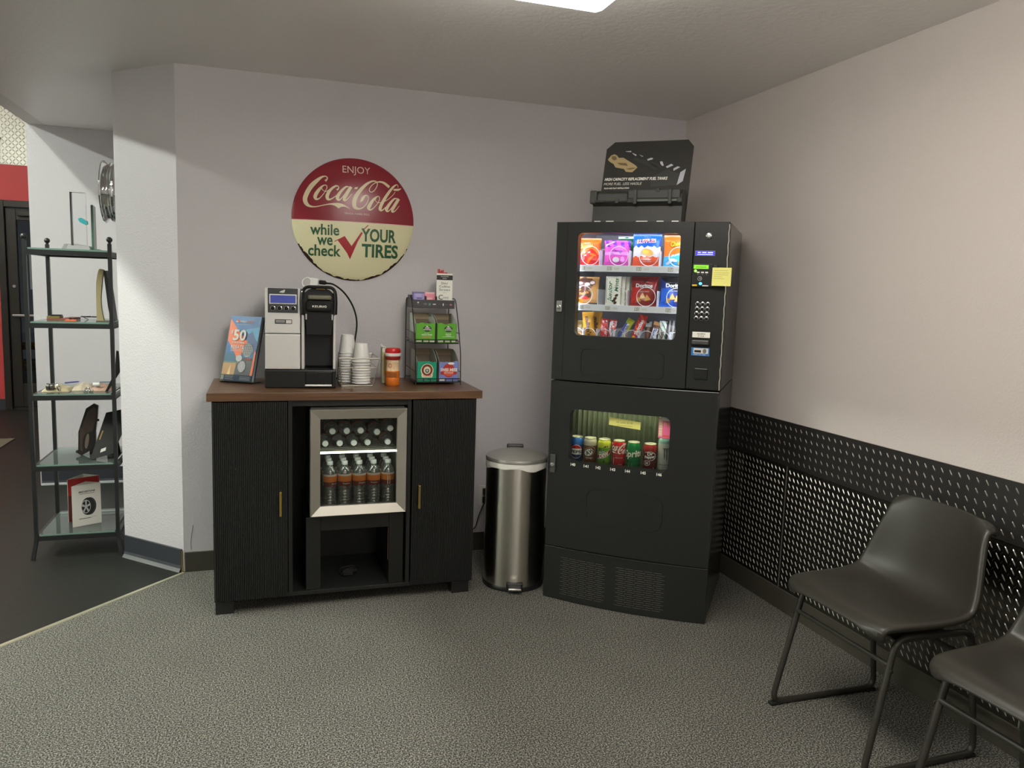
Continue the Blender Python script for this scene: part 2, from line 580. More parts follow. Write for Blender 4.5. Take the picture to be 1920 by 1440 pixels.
wb = MB(); wb.box(-2.69, .12, 0, .12, 0, HC, M_WALL); struct('wall_back', wb)
wr = MB(); wr.box(0, .12, YB, 0, 0, HC, M_WALLR); struct('wall_right', wr)
# pillar: the angled face and its hidden flank, one solid
wp = MB()
foot = [(-2.69, 0), (-2.69, .12), (-2.6, .4), (-2.6, YF), (PX, YF), (PX, PY)]
wp.prism(foot, 0, HC, M_WALL, lambda u, v, d: Vector((u, v, d)))
struct('wall_pillar', wp)
wf = MB(); wf.box(XS - .008, -2.6, YF, YF + .14, 0, HL, M_WALL); struct('wall_passage', wf)
cl = MB(); cl.box(XS + .001, .12, YB, YF, HC, HC + .02, M_CEIL); struct('ceiling', cl)
bk = MB(); bk.box(XS, XS + .10, YB, YF, HC - .0005, HL, M_LOBBY); struct('wall_bulkhead', bk)
wn = MB(); wn.box(XL, .12, YB - .12, YB, 0, HL, M_WALL); struct('wall_rear', wn)
wl = MB(); wl.box(XL - .12, XL, YB, YD + .1, 0, HL, M_LOBBY); struct('wall_lobby', wl)
cb = MB(); cb.box(XL, XS + .1, YB, YD + .1, HL, HL + .05, M_LOBBY); cb.box(XS + .1, -2.6, YF, YD + .1, HL, HL + .05, M_LOBBY)
struct('ceiling_lobby', cb)
we = MB(); we.box(-2.6, -2.5, YF + .14, YD + .1, 0, HL, M_LOBBY); struct('wall_passage_end', we)

# ---- lobby end wall with red paint, white tread plate above and a glass door
DX0, DX1, DZ = -4.950, -3.85, 2.225      # door frame outside
FX = .065
wd_ = MB()
wd_.box(XL, DX0, YD, YD + .1, 0, 2.59, M_RED)
wd_.box(DX0, -2.6, YD, YD + .1, DZ, 2.59, M_RED)
wd_.box(DX1, -2.6, YD, YD + .1, 0, DZ, M_RED)
wd_.box(XL, -2.6, YD, YD + .1, 2.59, HL, M_LOBBY)
struct('wall_end', wd_)
M_TREADW = mat('white_tread_plate', (214, 212, 200), 0.3, 0.35)
def lozenge(mb, P, U, V, N, L, Wd, h, m):
    """raised bar of a tread plate at P, long axis U"""
    pts = []
    for s, t in ((-1, 0), (-.55, -1), (.55, -1), (1, 0), (.55, 1), (-.55, 1)):
        pts.append(P + U * (s * L / 2) + V * (t * Wd / 2))
    pts += [P + U * (-.5 * L / 2) + N * h, P + U * (.5 * L / 2) + N * h]
    mb.add(pts, [(0, 1, 6), (1, 2, 7, 6), (2, 3, 7), (3, 4, 7), (4, 5, 6, 7), (5, 0, 6)], m, False)
tp = MB()
tp.box(-6.2, -3.9, YD - .006, YD, 2.595, HL - .02, M_TREADW)
k = 0
for j in range(20):
    for i in range(48):
        x = -5.35 + i * .032; z = 2.61 + j * .032
        if z > 3.3 or x > -3.9: continue
        s = 1 if (i + j) % 2 else -1
        U = Vector((math.cos(s * R_(45)), 0, math.sin(s * R_(45)))); V = Vector((-U.z, 0, U.x))
        lozenge(tp, Vector((x, YD - .006, z)), U, V, Vector((0, -1, 0)), .036, .010, .003, M_TREADW)
struct('trim_2', tp)
# bits of a black wall emblem that reach into the picture
em = thing('wall_lettering', 'black lettering on the white tread plate above the red wall', 'wall lettering', (-5.0, YD, 2.9))
fn3 = lambda u, v, d: Vector((u + 5.0, -.008 - d, v - 2.9))
e1 = MB(); e1.prism([(-5.05, 2.775), (-4.93, 2.78), (-4.905, 2.80), (-4.885, 2.86), (-4.90, 2.862), (-4.925, 2.825), (-4.96, 2.80), (-5.05, 2.795)], 0, .012, M_INK, fn3); e1.build('letter', em)
e1 = MB(); e1.prism([(-5.05, 3.03), (-4.932, 3.03), (-4.93, 3.075), (-5.05, 3.08)], 0, .012, M_INK, fn3); e1.build('letter', em)

M_DOORFR = mat('door_bronze', (46, 40, 36), 0.35, 0.3)
dt = bpy.data.objects.new('door_1', None); COL.objects.link(dt); dt['kind'] = 'structure'
dt.location = (0, 0, 0)
f = MB()
f.box(DX0, DX0 + FX, YD - .03, YD + .09, 0, DZ, M_DOORFR, .004)
f.box(DX1 - FX, DX1, YD - .03, YD + .09, 0, DZ, M_DOORFR, .004)
f.box(DX0 + FX, DX1 - FX, YD - .03, YD + .09, DZ - .07, DZ, M_DOORFR, .004)
f.box(DX0 + FX, DX1 - FX, YD - .0, YD + .06, 0, .02, M_DOORFR)
f.build('door_frame', dt)
LX0, LX1 = DX0 + FX + .006, DX1 - FX - .006
lf = MB()
lf.box(LX0, LX0 + .095, YD + .0, YD + .05, .03, DZ - .08, M_DOORFR, .004)
lf.box(LX1 - .095, LX1, YD + .0, YD + .05, .03, DZ - .08, M_DOORFR, .004)
lf.box(LX0 + .095, LX1 - .095, YD + .0, YD + .05, DZ - .2, DZ - .08, M_DOORFR, .004)
lf.box(LX0 + .095, LX1 - .095, YD + .0, YD + .05, .03, .28, M_DOORFR, .004)
leaf = lf.build('door_leaf', dt)
g = MB(); g.box(LX0 + .095, LX1 - .095, YD + .02, YD + .028, .28, DZ - .2, M_DOORGLASS); g.build('glass_pane', leaf)
pb = MB(); pb.tube([(LX0 + .04, YD - .05, 1.02), (LX1 - .04, YD - .05, 1.02)], .018, M_CHROME, 10)
for x in (LX0 + .06, LX1 - .06): pb.tube([(x, YD - .05, 1.02), (x, YD, 1.02)], .012, M_CHROME, 8)
pb.build('push_bar', leaf)
lk = MB(); lk.tube([(LX0 + .055, YD - .008, 1.33), (LX0 + .055, YD + .0, 1.33)], .016, M_CHROME, 14); lk.build('lock_cylinder', leaf)
cz = MB(); cz.box(LX0 + .12, LX0 + .42, YD - .06, YD, DZ - .16, DZ - .10, M_DOORFR, .008); cz.build('door_closer', leaf)
sg = MB(); sg.box(LX0 + .20, LX1 - .2, YD + .012, YD + .018, 1.30, 1.75, mat('reflection_grey', (120, 124, 124), .6)); sg.build('reflection_sheet', leaf)  # grey sheet put in the pane for a grey reflection

# outside the glass door, at night
og = MB(); og.box(-8, -2, YD + .12, YD + 6, -.06, -.01, mat('asphalt', (48, 48, 50), .9)); struct('ground_outside', og)
yl = mat('yellow_paint', (188, 150, 40), .5)
ra = thing('added_rail', 'yellow rail added outside to stand in for reflections in the door glass', 'rail', (-4.6, YD + .8, -.01))  # added behind the pane for the yellow reflections in the glass
r1 = MB()
for z in (.42, .64): r1.tube([(-.9, 0, z), (.9, 0, z)], .045, yl, 10)
r1.build('rail_bar', ra)
for x in (-.85, .85):
    r2 = MB(); r2.tube([(x, 0, 0), (x, 0, .72)], .04, yl, 10); r2.build('post', ra)

# ---- baseboards
M_COVE = mat('vinyl_cove_base', (52, 54, 60), 0.35)
M_COVETOE = mat('cove_toe', (104, 106, 106), 0.35)
def base_run(name, p, q, h, m, t=.008, toe=None):
    p = Vector((p[0], p[1], 0)); q = Vector((q[0], q[1], 0))
    d = (q - p).normalized(); n = Vector((d.y, -d.x, 0))       # room side: right of p->q
    mb = MB()
    prof = [(0, 0), (t, 0), (t, h - .002), (t - .002, h), (0, h)]
    if toe: prof = [(0, 0), (.024, 0), (.020, .004), (t + .004, .016), (t, .03), (t, h - .002), (t - .002, h), (0, h)]
    N = len(prof)
    vs = [p + n * (a + .0006) + Vector((0, 0, b + .0005)) for a, b in prof] + [q + n * (a + .0006) + Vector((0, 0, b + .0005)) for a, b in prof]
    fs = [(i, i + 1, N + i + 1, N + i) for i in range(N - 1)] + [tuple(range(N)), tuple(range(2 * N - 1, N - 1, -1))]
    ms = [(toe if (toe and i < 3) else m) for i in range(N - 1)] + [m, m]
    mb.add(vs, fs, ms)
    return struct(name, mb)
base_run('baseboard_back', (-2.684, 0), (-.012, 0), .10, M_CARPETBASE)
base_run('baseboard_right', (0, -.012), (0, YB), .10, M_CARPETBASE, .009)
base_run('baseboard_pillar', (PX + .004, PY - .004), (-2.697, .006), .115, M_COVE, .008, M_COVETOE)
base_run('baseboard_passage', (XS, YF), (PX, YF), .115, M_COVE, .008, M_COVETOE)
base_run('baseboard_end', (XL, YD), (DX0 - .005, YD), .12, M_COVE)
cg = MB(); cg.tube([(-2.697, -.008, .002), (-2.697, -.008, .112)], .004, M_BRASS, 6); struct('trim_3', cg)
# a hairline crack in the paint beside the pillar corner
ck = MB(); ck.tube([(-2.655, -.0004, .112), (-2.657, -.0004, .15), (-2.652, -.0004, .19), (-2.645, -.0004, .235)], .0012, M_GREYINK, 4); struct('trim_4', ck)

# ---- tread plate wainscot on the right wall
M_TREAD = mat('tread_plate', (108, 106, 98), 0.22, 0.92)
M_TREADTICK = mat('tread_bar_glint', (200, 198, 190), 0.28, 0.7)  # same metal as the plate; ceiling light highlights put into a paler colour
M_TREADB = mat('black_tread_band', (44, 42, 40), 0.42, 0.0)
M_TREADBT = mat('band_bar_glint', (110, 107, 102), 0.28, 0.3)  # highlights on the black bars painted in as a paler colour
def tread(name, y0, y1, z0, z1, p, L, Wd, h, m, mt, thick, both=True):
    mb = MB(); mb.box(-thick, -.0005, y0, y1, z0, z1, m)
    py, pz = p
    ny = int((y1 - y0) / py * 2); nz = int((z1 - z0) / pz * 2)
    for j in range(nz):
        for i in range(ny):
            if (i + j) % 2: continue
            s = 1 if j % 2 else -1
            if not both and s < 0: continue
            y = y0 + (i + .5) * (y1 - y0) / ny; z = z0 + (j + .5) * (z1 - z0) / nz
            U = Vector((0, math.cos(R_(55)), s * math.sin(R_(55)))); V = Vector((0, -U.z, U.y))
            lozenge(mb, Vector((-thick, y, z)), U, V, Vector((-1, 0, 0)), L if s > 0 else L * .6, Wd if s > 0 else Wd * .7, h if s > 0 else h * .5, mt if s > 0 else m)
    return struct(name, mb)
tread('trim_5', -3.4, -.012, .682, .886, (.036, .037), .025, .0052, .0022, M_TREADB, M_TREADBT, .006, False)
tread('trim_6', -1.093, -.012, .101, .680, (.0285, .0305), .0265, .0046, .0022, M_TREAD, M_TREADTICK, .003)
tread('trim_7', -2.31, -1.096, .101, .680, (.0285, .0305), .0265, .0046, .0022, M_TREAD, M_TREADTICK, .003)
tread('trim_8', -3.4, -2.313, .101, .680, (.0285, .0305), .0265, .0046, .0022, M_TREAD, M_TREADTICK, .003)
for i, y in enumerate((-1.0945, -2.3115)):
    sm = MB(); sm.box(-.0045, -.0005, y - .0025, y + .0025, .101, .680, M_STEEL); struct('trim_%d' % (9 + i), sm)

# mat on the vinyl in the passage
mt_ = MB(); mt_.box(-4.95, -4.41, 3.30, 3.72, .0006, .008, mat('grey_mat', (104, 98, 82), .8), .003)
tag(mt_.build('floor_mat'), 'pale grey mat lying on the dark floor of the lobby', 'mat')

# ================================================================== sideboard
ZT = .978
CX0, CX1, CF, CB = -2.516, -1.358, -.577, -.075
cab = thing('sideboard', 'black sideboard with reeded doors and a walnut top against the wall', 'cabinet', (-1.937, -.33, 0))
def L(mb): mb.M = Matrix.Translation((1.937, .33, 0)); return mb
b = L(MB())
b.box(CX0, CX0 + .018, CF + .004, CB, .055, .942, M_BLACK, .001)
b.box(CX1 - .018, CX1, CF + .004, CB, .055, .942, M_BLACK, .001)
b.box(CX0 + .018, CX1 - .018, CB - .012, CB, .055, .942, M_BLACK)
b.box(CX0 + .018, CX1 - .018, CF + .004, CB - .012, .055, .073, M_BLACK, .001)
b.box(-2.206, -2.188, CF + .006, CB - .012, .073, .942, M_BLACK, .001)
b.box(-1.681, -1.663, CF + .006, CB - .012, .073, .942, M_BLACK, .001)
b.box(-2.188, -1.681, CF + .006, CF + .03, .915, .942, M_BLACK, .001)
b.build('body', cab)
t = L(MB()); t.box(-2.535, -1.334, CF - .012, -.045, .942, ZT, M_WALNUT, .002); t.build('worktop', cab)
def reeded(x0, x1, z0, z1, yf):
    mb = L(MB()); n = int((x1 - x0) / .0075); pts = []
    pts.append((x0, yf + .018))
    for i in range(n):
        xa = x0 + (x1 - x0) * i / n; xb = x0 + (x1 - x0) * (i + 1) / n; wv = xb - xa
        pts += [(xa, yf + .003), (xa + wv * .22, yf), (xa + wv * .78, yf)]
    pts += [(x1, yf + .003), (x1, yf + .018)]
    N = len(pts)
    vs = [(x, y, z0) for x, y in pts] + [(x, y, z1) for x, y in pts]
    fs = [(i, (i + 1) % N, N + (i + 1) % N, N + i) for i in range(N)]
    mb.add(vs, fs, M_BLACK)
    mb.add([(x0, yf + .003, z1), (x1, yf + .003, z1), (x1, yf + .018, z1), (x0, yf + .018, z1)], [(0, 1, 2, 3)], M_BLACK)
    mb.add([(x0, yf + .003, z0), (x1, yf + .003, z0), (x1, yf + .018, z0), (x0, yf + .018, z0)], [(0, 1, 2, 3)], M_BLACK)
    return mb
def pull(x, parent):
    h = L(MB())
    h.tube([(x, CF - .004, .541), (x, CF - .036, .541)], .004, M_BRASS, 8); h.tube([(x, CF - .004, .441), (x, CF - .036, .441)], .004, M_BRASS, 8)
    h.box(x - .0055, x + .0055, CF - .040, CF - .032, .436, .546, M_BRASS, .002)
    h.build('handle', parent, label='brass bar handle')
d1 = reeded(-2.512, -2.209, .066, .938, CF - .014).build('door', cab); pull(-2.239, d1)
d2 = reeded(-1.659, -1.362, .066, .938, CF - .014).build('door', cab); pull(-1.628, d2)
for x0, x1 in ((CX0 + .004, CX0 + .08), (CX1 - .10, CX1 - .016)):
    for y0, y1 in ((CF + .002, CF + .07), (CB - .075, CB - .005)):
        f = L(MB()); f.box(x0, x1, y0, y1, .0, .055, M_BLACK, .002); f.build('foot', cab)

# ---- low black stand that carries the small fridge
sd = thing('fridge_stand', 'open black box under the glass door fridge inside the sideboard', 'stand', (-1.92, -.33, .073))
b = MB(); b.M = Matrix.Translation((1.92, .33, -.073))
b.box(-2.130, -2.066, CF + .012, -.12, .0735, .41, M_BLACKP, .002)
b.box(-1.758, -1.692, CF + .012, -.12, .0735, .41, M_BLACKP, .002)
b.box(-2.066, -1.758, CF + .012, -.12, .345, .41, M_BLACKP, .002)
b.box(-2.066, -1.758, -.135, -.12, .0735, .345, M_BLACKP)
b.build('body', sd)
e = MB(); e.M = Matrix.Translation((1.92, .33, -.073)); e.box(-1.7605, -1.7585, CF + .03, CF + .036, .18, .34, mat('raw_edge', (120, 84, 60), .6)); e.build('edge_band', sd, label='brown raw edge')
tg = MB()
rnd = random.Random(3); pp = []
for i in range(26): pp.append((.035 * math.sin(i * 1.3) + rnd.uniform(-.015, .015), .03 * math.cos(i * .9), .0065 + .02 * abs(math.sin(i * .7))))
tg.tube(spline(pp, 4), .0035, M_RUBBER, 6); tg.box(-.028, .02, -.035, -.012, .001, .022, M_RUBBER, .003)
tag(tg.build('power_cable'), 'small coil of black cable and plug lying in the open stand below the fridge', 'cable', loc=(-1.925, -.40, .0745))

# ---- glass door fridge
fx0, fx1, fz0, fz1 = -2.114, -1.687, .420, .902
fr = thing('beverage_fridge', 'small fridge with a steel framed glass door full of water bottles', 'fridge', (-1.9, -.33, .412))
def F(): mb = MB(); mb.M = Matrix.Translation((1.9, .33, -.412)); return mb
b = F()
b.box(fx0 + .006, fx0 + .028, -.552, -.11, .412, .906, M_DARK); b.box(fx1 - .028, fx1 - .006, -.552, -.11, .412, .906, M_DARK)
b.box(fx0 + .028, fx1 - .028, -.552, -.11, .412, .441, M_DARK); b.box(fx0 + .028, fx1 - .028, -.552, -.11, .872, .906, M_DARK)
b.box(fx0 + .028, fx1 - .028, -.125, -.11, .441, .872, M_DARK)
b.build('cabinet', fr)
d = F()
def mitre(mb, x0, x1, z0, z1, wx, wz, y0, ym, m):
    o = [(x0, z0), (x1, z0), (x1, z1), (x0, z1)]; i = [(x0 + wx, z0 + wz), (x1 - wx, z0 + wz), (x1 - wx, z1 - wz), (x0 + wx, z1 - wz)]
    k = .012
    o2 = [(x0 + .003, z0 + .003), (x1 - .003, z0 + .003), (x1 - .003, z1 - .003), (x0 + .003, z1 - .003)]
    for a in range(4):
        c = (a + 1) % 4
        vs = [(o[a][0], y0 + .035, o[a][1]), (o[c][0], y0 + .035, o[c][1]), (o[a][0], y0 + .004, o[a][1]), (o[c][0], y0 + .004, o[c][1]),
              (o2[a][0], y0, o2[a][1]), (o2[c][0], y0, o2[c][1]), (i[a][0], ym, i[a][1]), (i[c][0], ym, i[c][1]), (i[a][0], y0 + .035, i[a][1]), (i[c][0], y0 + .035, i[c][1])]
        mb.add(vs, [(0, 1, 3, 2), (2, 3, 5, 4), (4, 5, 7, 6), (6, 7, 9, 8)], m)
mitre(d, fx0, fx1, fz0, fz1, .044, .044, -.600, -.588, M_STEEL)
do = d.build('door', fr)
g = F(); g.box(fx0 + .042, fx1 - .042, -.581, -.575, fz0 + .042, fz1 - .042, M_FRIDGEGLASS); g.build('glass_pane', do)
wsh = F()
for y in [-.535 + .035 * i for i in range(12)]: wsh.tube([(fx0 + .029, y, .703), (fx1 - .029, y, .703)], .0018, M_STEEL, 6)
for x in (fx0 + .031, (fx0 + fx1) / 2, fx1 - .031): wsh.tube([(x, -.54, .699), (x, -.135, .699)], .0025, M_STEEL, 6)
wsh.tube([(fx0 + .029, -.543, .703), (fx1 - .029, -.543, .703)], .004, M_STEEL, 8)
wsh.build('wire_shelf', fr)
M_FFILL = mat('fridge_fill', (255, 255, 245), .5, emit=(235, 245, 230), es=9.0)  # glowing strip added along the wire shelf to brighten the bottles
fl_ = F(); fl_.box(fx0 + .04, fx1 - .04, -.556, -.550, .6965, .700, M_FFILL); fl_.build('fill_strip', fr)

# ---- water bottles
M_LAB1 = mat('label_orange', (226, 128, 40), .5); M_LAB2 = mat('label_dark_red', (110, 36, 26), .5)
M_LABW = mat('label_pale', (224, 214, 200), .5); M_CAP = mat('bottle_cap', (236, 240, 238), .4)
def make_bottle():
    t = thing('water_bottle', 'x', 'water bottle', (0, 0, 0))
    prof = [(.001, .004), (.018, .001), (.027, .003), (.0305, .012)]
    z = .016
    while z < .082: prof += [(.0308, z), (.0276, z + .006), (.0308, z + .012)]; z += .0135
    prof += [(.0310, .092), (.0310, .150), (.0302, .156), (.0255, .168), (.0185, .178), (.0130, .186), (.0125, .192)]
    b = MB(); b.lathe(prof, M_BOTTLE, 28); b.build('bottle_body', t)
    c = MB(); c.lathe([(.001, .208), (.0125, .208), (.0138, .206), (.0140, .191), (.0125, .190)], M_CAP, 24)
    c.build('cap', t, label='white screw cap')
    l = MB()
    l.lathe([(.0313, .095), (.0314, .106), (.0314, .116), (.0314, .128), (.0314, .142), (.0313, .151)], M_LAB1, 32, mats=[M_LAB2, M_LAB2, M_LAB1, M_LAB1, M_LABW])
    fn = lambda u, v: Vector((.0317 * math.sin(u / .0317), -.0317 * math.cos(u / .0317), v))
    l.text('Firestone', .006, .108, .032, .0065, M_PAPER, fn)
    l.poly([(-.066, .098), (-.054, .098), (-.054, .138), (-.066, .138)], M_PAPER, fn)
    l.poly(ellipse(-.002, .130, .02, .005, 14), mat('label_glow', (240, 170, 60), .5), fn)
    l.build('label', t, label='orange and dark red paper label')
    return t
proto = make_bottle(); used = False
cols = [-2.021, -1.955, -1.889, -1.823, -1.757]
cn = ['leftmost', 'second from left', 'middle', 'fourth from left', 'rightmost']
def put(loc, rot, label, group):
    global used
    if not used:
        used = True; proto.location = loc; proto.rotation_euler = rot; proto['label'] = label; proto['group'] = group; return proto
    return dup(proto, loc, None, label, group, rot)
turn = [.55, .0, .2, -.2, 1.9]
for r, (y, rn) in enumerate(((-.498, 'front row'), (-.432, 'second row'), (-.366, 'third row'))):
    for c, x in enumerate(cols):
        put((x, y, .4415), (0, 0, turn[c] + .3 * r), 'water bottle standing %s in the %s of the fridge' % (cn[c], rn), 'water bottles in the fridge')
lay = [(-2.044, .7365, 'leftmost'), (-1.980, .7365, 'second from left'), (-1.917, .7365, 'third from left'), (-1.855, .7365, 'fourth from left'), (-1.763, .7365, 'rightmost')]
for x, z, nme in lay:
    put((x, -.32, z), (PI / 2, 0, 0), 'water bottle lying on the fridge wire shelf, %s of the lower layer' % nme, 'water bottles in the fridge')
for x, nme in ((-2.012, 'leftmost'), (-1.9485, 'second from left'), (-1.886, 'third from left'), (-1.812, 'rightmost')):
    z = .7365 + .0545 - (.008 if nme == 'rightmost' else 0)
    put((x, -.315, z), (PI / 2, 0, 0), 'water bottle lying in the upper layer on the fridge shelf, %s' % nme, 'water bottles in the fridge')
put((-1.7515, -.315, .7365 + .0625), (PI / 2, 0, 0), 'water bottle lying highest at the right side of the fridge shelf', 'water bottles in the fridge')

# ================================================================== brochure stack
M_BLUE = mat('print_blue', (24, 104, 168), .35); M_BLUE2 = mat('print_sky', (66, 158, 204), .35); M_NAVY = mat('print_navy', (44, 78, 132), .4)
M_ORANGE = mat('print_orange', (238, 112, 48), .35); M_TEAL = mat('print_teal', (24, 96, 128), .35)
M_TAN = mat('print_tan', (186, 146, 96), .4); M_TYRE = mat('print_tyre', (70, 72, 74), .4); M_TYREL = mat('print_tread', (196, 198, 198), .4)
M_MOUNT = mat('print_mountain', (36, 84, 146), .35)
br = thing('rebate_brochures', 'stack of blue and orange rebate brochures leaning left of the coffee machine', 'brochure', (-2.4985, -.192, ZT), R_(-32.7))
lean = R_(17.5); BW, BH = .163, .312
def bfn(u, v, d=0.0):   # u, v in metres on the card face, d behind it
    return Vector((u, v * math.sin(lean) + d * math.cos(lean), .004 + v * math.cos(lean) - d * math.sin(lean) + .006 * math.cos(lean)))
def card(mb, d0, d1, m, off=(0, 0)):
    mb.prism([(off[0], off[1]), (BW + off[0], off[1]), (BW + off[0], BH + off[1]), (off[0], BH + off[1])], d0, d1, m, lambda u, v, d: bfn(u, v, d))
back = MB(); card(back, .0045, .016, M_PAPER, (.003, .001)); card(back, .016, .019, M_NAVY, (.006, .003)); back.build('rear_cards', br)
fc = MB(); card(fc, .0, .004, M_BLUE)
P = lambda l: [(a * BW, c * BH) for a, c in l]
lv = [0]
def fb(m, pts):
    lv[0] += 1; e = -.0002 - .00012 * lv[0]
    fc.poly(P(pts), m, lambda u, v: bfn(u, v, e))
def ft(s, a, c, wd, h, m, **k):
    lv[0] += 1; e = -.0002 - .00012 * lv[0]
    fc.text(s, a * BW, c * BH, wd * BW, h * BH, m, lambda u, v: bfn(u, v, e), **k)
fb(M_BLUE2, [(.28, .62), (1, .62), (1, .84), (.6, .80), (.4, .76)])
fb(M_MOUNT, [(.40, .55), (.47, .72), (.56, .78), (.66, .72), (.78, .77), (.9, .66), (1, .58), (1, .42), (.4, .42)])
fb(M_TEAL, [(0, .30), (.45, .30), (.45, .42), (.0, .42)])
fb(M_ORANGE, [(0, .955), (.27, .80), (.68, .60), (.58, .50), (.50, .34), (.43, .30), (.34, .40), (0.02, .62)])
fb(M_TYRE, [(.36, .09), (1, .09), (1, .36), (.36, .36)])
fb(M_TAN, [(0, .09), (.40, .09), (.42, .27), (.0, .27)])
fb(mat('print_cream', (226, 200, 140), .4), [(.17, .09), (.27, .09), (.25, .25)])
fb(mat('print_green', (96, 120, 96), .4), [(0, .27), (.5, .27), (.5, .295), (.0, .295)])
fb(M_ORANGE, [(.92, .09), (1, .09), (1, .44), (.95, .48)])
fb(M_TYREL, [p for p in ellipse(.72, .475, .17, .105, 24)]); 
for q in range(7):
    yy = .395 + q * .026
    fb(M_TYRE, [(.57, yy), (.87, yy + .012), (.87, yy + .019), (.57, yy + .007)])
for q in range(5):
    xx = .60 + q * .06
    fb(M_TYRE, [(xx, .38), (xx + .012, .38), (xx + .03, .57), (xx + .018, .57)])
fb(M_TYREL, ellipse(.49, .345, .10, .05, 20)); fb(M_TYREL, ellipse(.62, .22, .12, .085, 24))
for q in range(4):
    xx = .535 + q * .05
    fb(M_TYRE, [(xx, .145), (xx + .012, .145), (xx + .012, .30), (xx, .30)])
fb(mat('print_red_small', (176, 60, 50), .4), [(.73, .325), (.88, .325), (.88, .35), (.73, .35)])
fb(M_NAVY, [(0, 0), (1, 0), (1, .088), (0, .088)])
fb(M_PAPER, [(.01, .012), (.10, .012), (.10, .08), (.01, .08)])
for a0, a1, c in ((.15, .42, .066), (.15, .40, .045), (.15, .42, .02), (.62, .95, .06), (.62, .95, .04), (.62, .95, .018)):
    fb(M_PAPER, [(a0, c), (a1, c), (a1, c + .006), (a0, c + .006)])
ft('$', .135, .745, .07, .065, M_PAPER, bold=.02)
ft('50', .395, .70, .42, .175, M_PAPER, bold=.03)
ft('CONSUMER', .385, .582, .42, .032, M_PAPER, bold=.02)
ft('REBATE', .385, .515, .42, .052, M_PAPER, bold=.025)
for c in (.475, .462, .45): fb(M_OFFW, [(.18, c), (.56, c), (.56, c + .004), (.18, c + .004)])
fb(M_PAPER, [(.18, .905), (.28, .935), (.31, .93), (.31, .895), (.27, .895)]); fb(mat('print_scarlet', (214, 50, 40), .4), [(.22, .925), (.30, .945), (.32, .90), (.29, .90)])
ft('WILD', .44, .912, .22, .03, M_PAPER, bold=.04, shear=.15)
ft('COUNTRY', .68, .908, .25, .026, mat('print_light_orange', (236, 128, 90), .4), bold=.02, shear=.15)
ft('CUSTOMER REBATE PROGRAM', .50, .868, .46, .012, M_PAPER)
fc.build('front_card', br)
hd = MB()
hd.M = None
hp = [(0, -.004), (0, .0), (BW, .0), (BW, -.004)]
hd.prism([(-.002, -.004), (BW + .002, -.004), (BW + .002, .03), (-.002, .03)], -.006, -.0045, M_GLASS, lambda u, v, d: bfn(u, v, d))
hd.prism([(-.002, -.004), (BW + .002, -.004), (BW + .002, .16), (-.002, .16)], .0205, .022, M_GLASS, lambda u, v, d: bfn(u, v, d))
hd.prism([(-.002, -.006), (BW + .002, -.006), (BW + .002, -.004), (-.002, -.004)], -.006, .022, M_GLASS, lambda u, v, d: bfn(u, v, d))
hd.box(-.002, BW + .002, -.004, .085, .0, .003, M_GLASS)
hd.build('clear_holder', br)

# ================================================================== pod coffee machine
M_DGREY = mat('dark_grey_panel', (62, 64, 66), .4); M_LCD = mat('lcd_blue', (60, 68, 130), .25, emit=(70, 78, 160), es=.25)
cm = thing('coffee_machine', 'black and silver single cup coffee machine on the walnut top', 'coffee machine', (-2.302, -.437, ZT), R_(-4.5))
b = MB()
b.box(.0, .311, .0, .30, .0, .084, M_BLACKP, .006)
b.box(.006, .153, .02, .30, .084, .446, M_BLACKP, .004)
b.box(.155, .309, .115, .30, .084, .43, M_BLACKP, .010)
b.build('body', cm)
s = MB()
s.box(.003, .154, .000, .03, .246, .447, M_SILVER, .004)
s.build('upper_panel', cm, label='silver upper panel')
s = MB(); s.box(.003, .154, .000, .03, .086, .2435, M_SILVER, .004); s.build('lower_door', cm, label='silver lower door')
c = MB()
c.box(.016, .144, -.0035, .006, .338, .446, M_DGREY, .002)
cp = c.build('control_panel', cm)
c = MB(); c.box(.022, .139, -.0052, -.001, .376, .420, M_SILVER, .002); c.box(.027, .134, -.0062, -.002, .381, .415, M_LCD, .001); c.build('screen', cp, label='blue display')
for x in (.037, .066, .095, .124):
    c = MB(); c.M = Matrix.Translation((x, -.0035, .358)) @ Matrix.Rotation(R_(90), 4, 'X')
    c.lathe([(.0112, -.001), (.0112, .003), (.0085, .0035), (.0075, .001)], M_CHROME, 20); c.lathe([(.0075, .0005), (.007, .004), (.0005, .0045)], M_BLACKG, 18)
    c.build('button', cp)
c = MB(); fnk = lambda u, v: Vector((u, -.0042, v))
c.poly(ellipse(.080, .431, .008, .0055, 14), M_SILVER, fnk); c.poly([(.072, .434), (.064, .428), (.076, .426)], M_SILVER, fnk); c.poly(ellipse(.086, .437, .004, .003, 10), M_SILVER, fnk)
c.build('emblem', cp)
c = MB(); c.box(.045, .119, -.002, .004, .289, .309, M_DGREY, .002); fnk2 = lambda u, v: Vector((u, -.0026, v))
c.poly([(.093, .292), (.116, .292), (.116, .306), (.093, .306)], M_SILVER, fnk2)
for z in (.295, .299, .303): c.poly([(.05, z), (.088, z), (.088, z + .0015), (.05, z + .0015)], M_SILVER, fnk2)
c.build('rating_badge', cm)
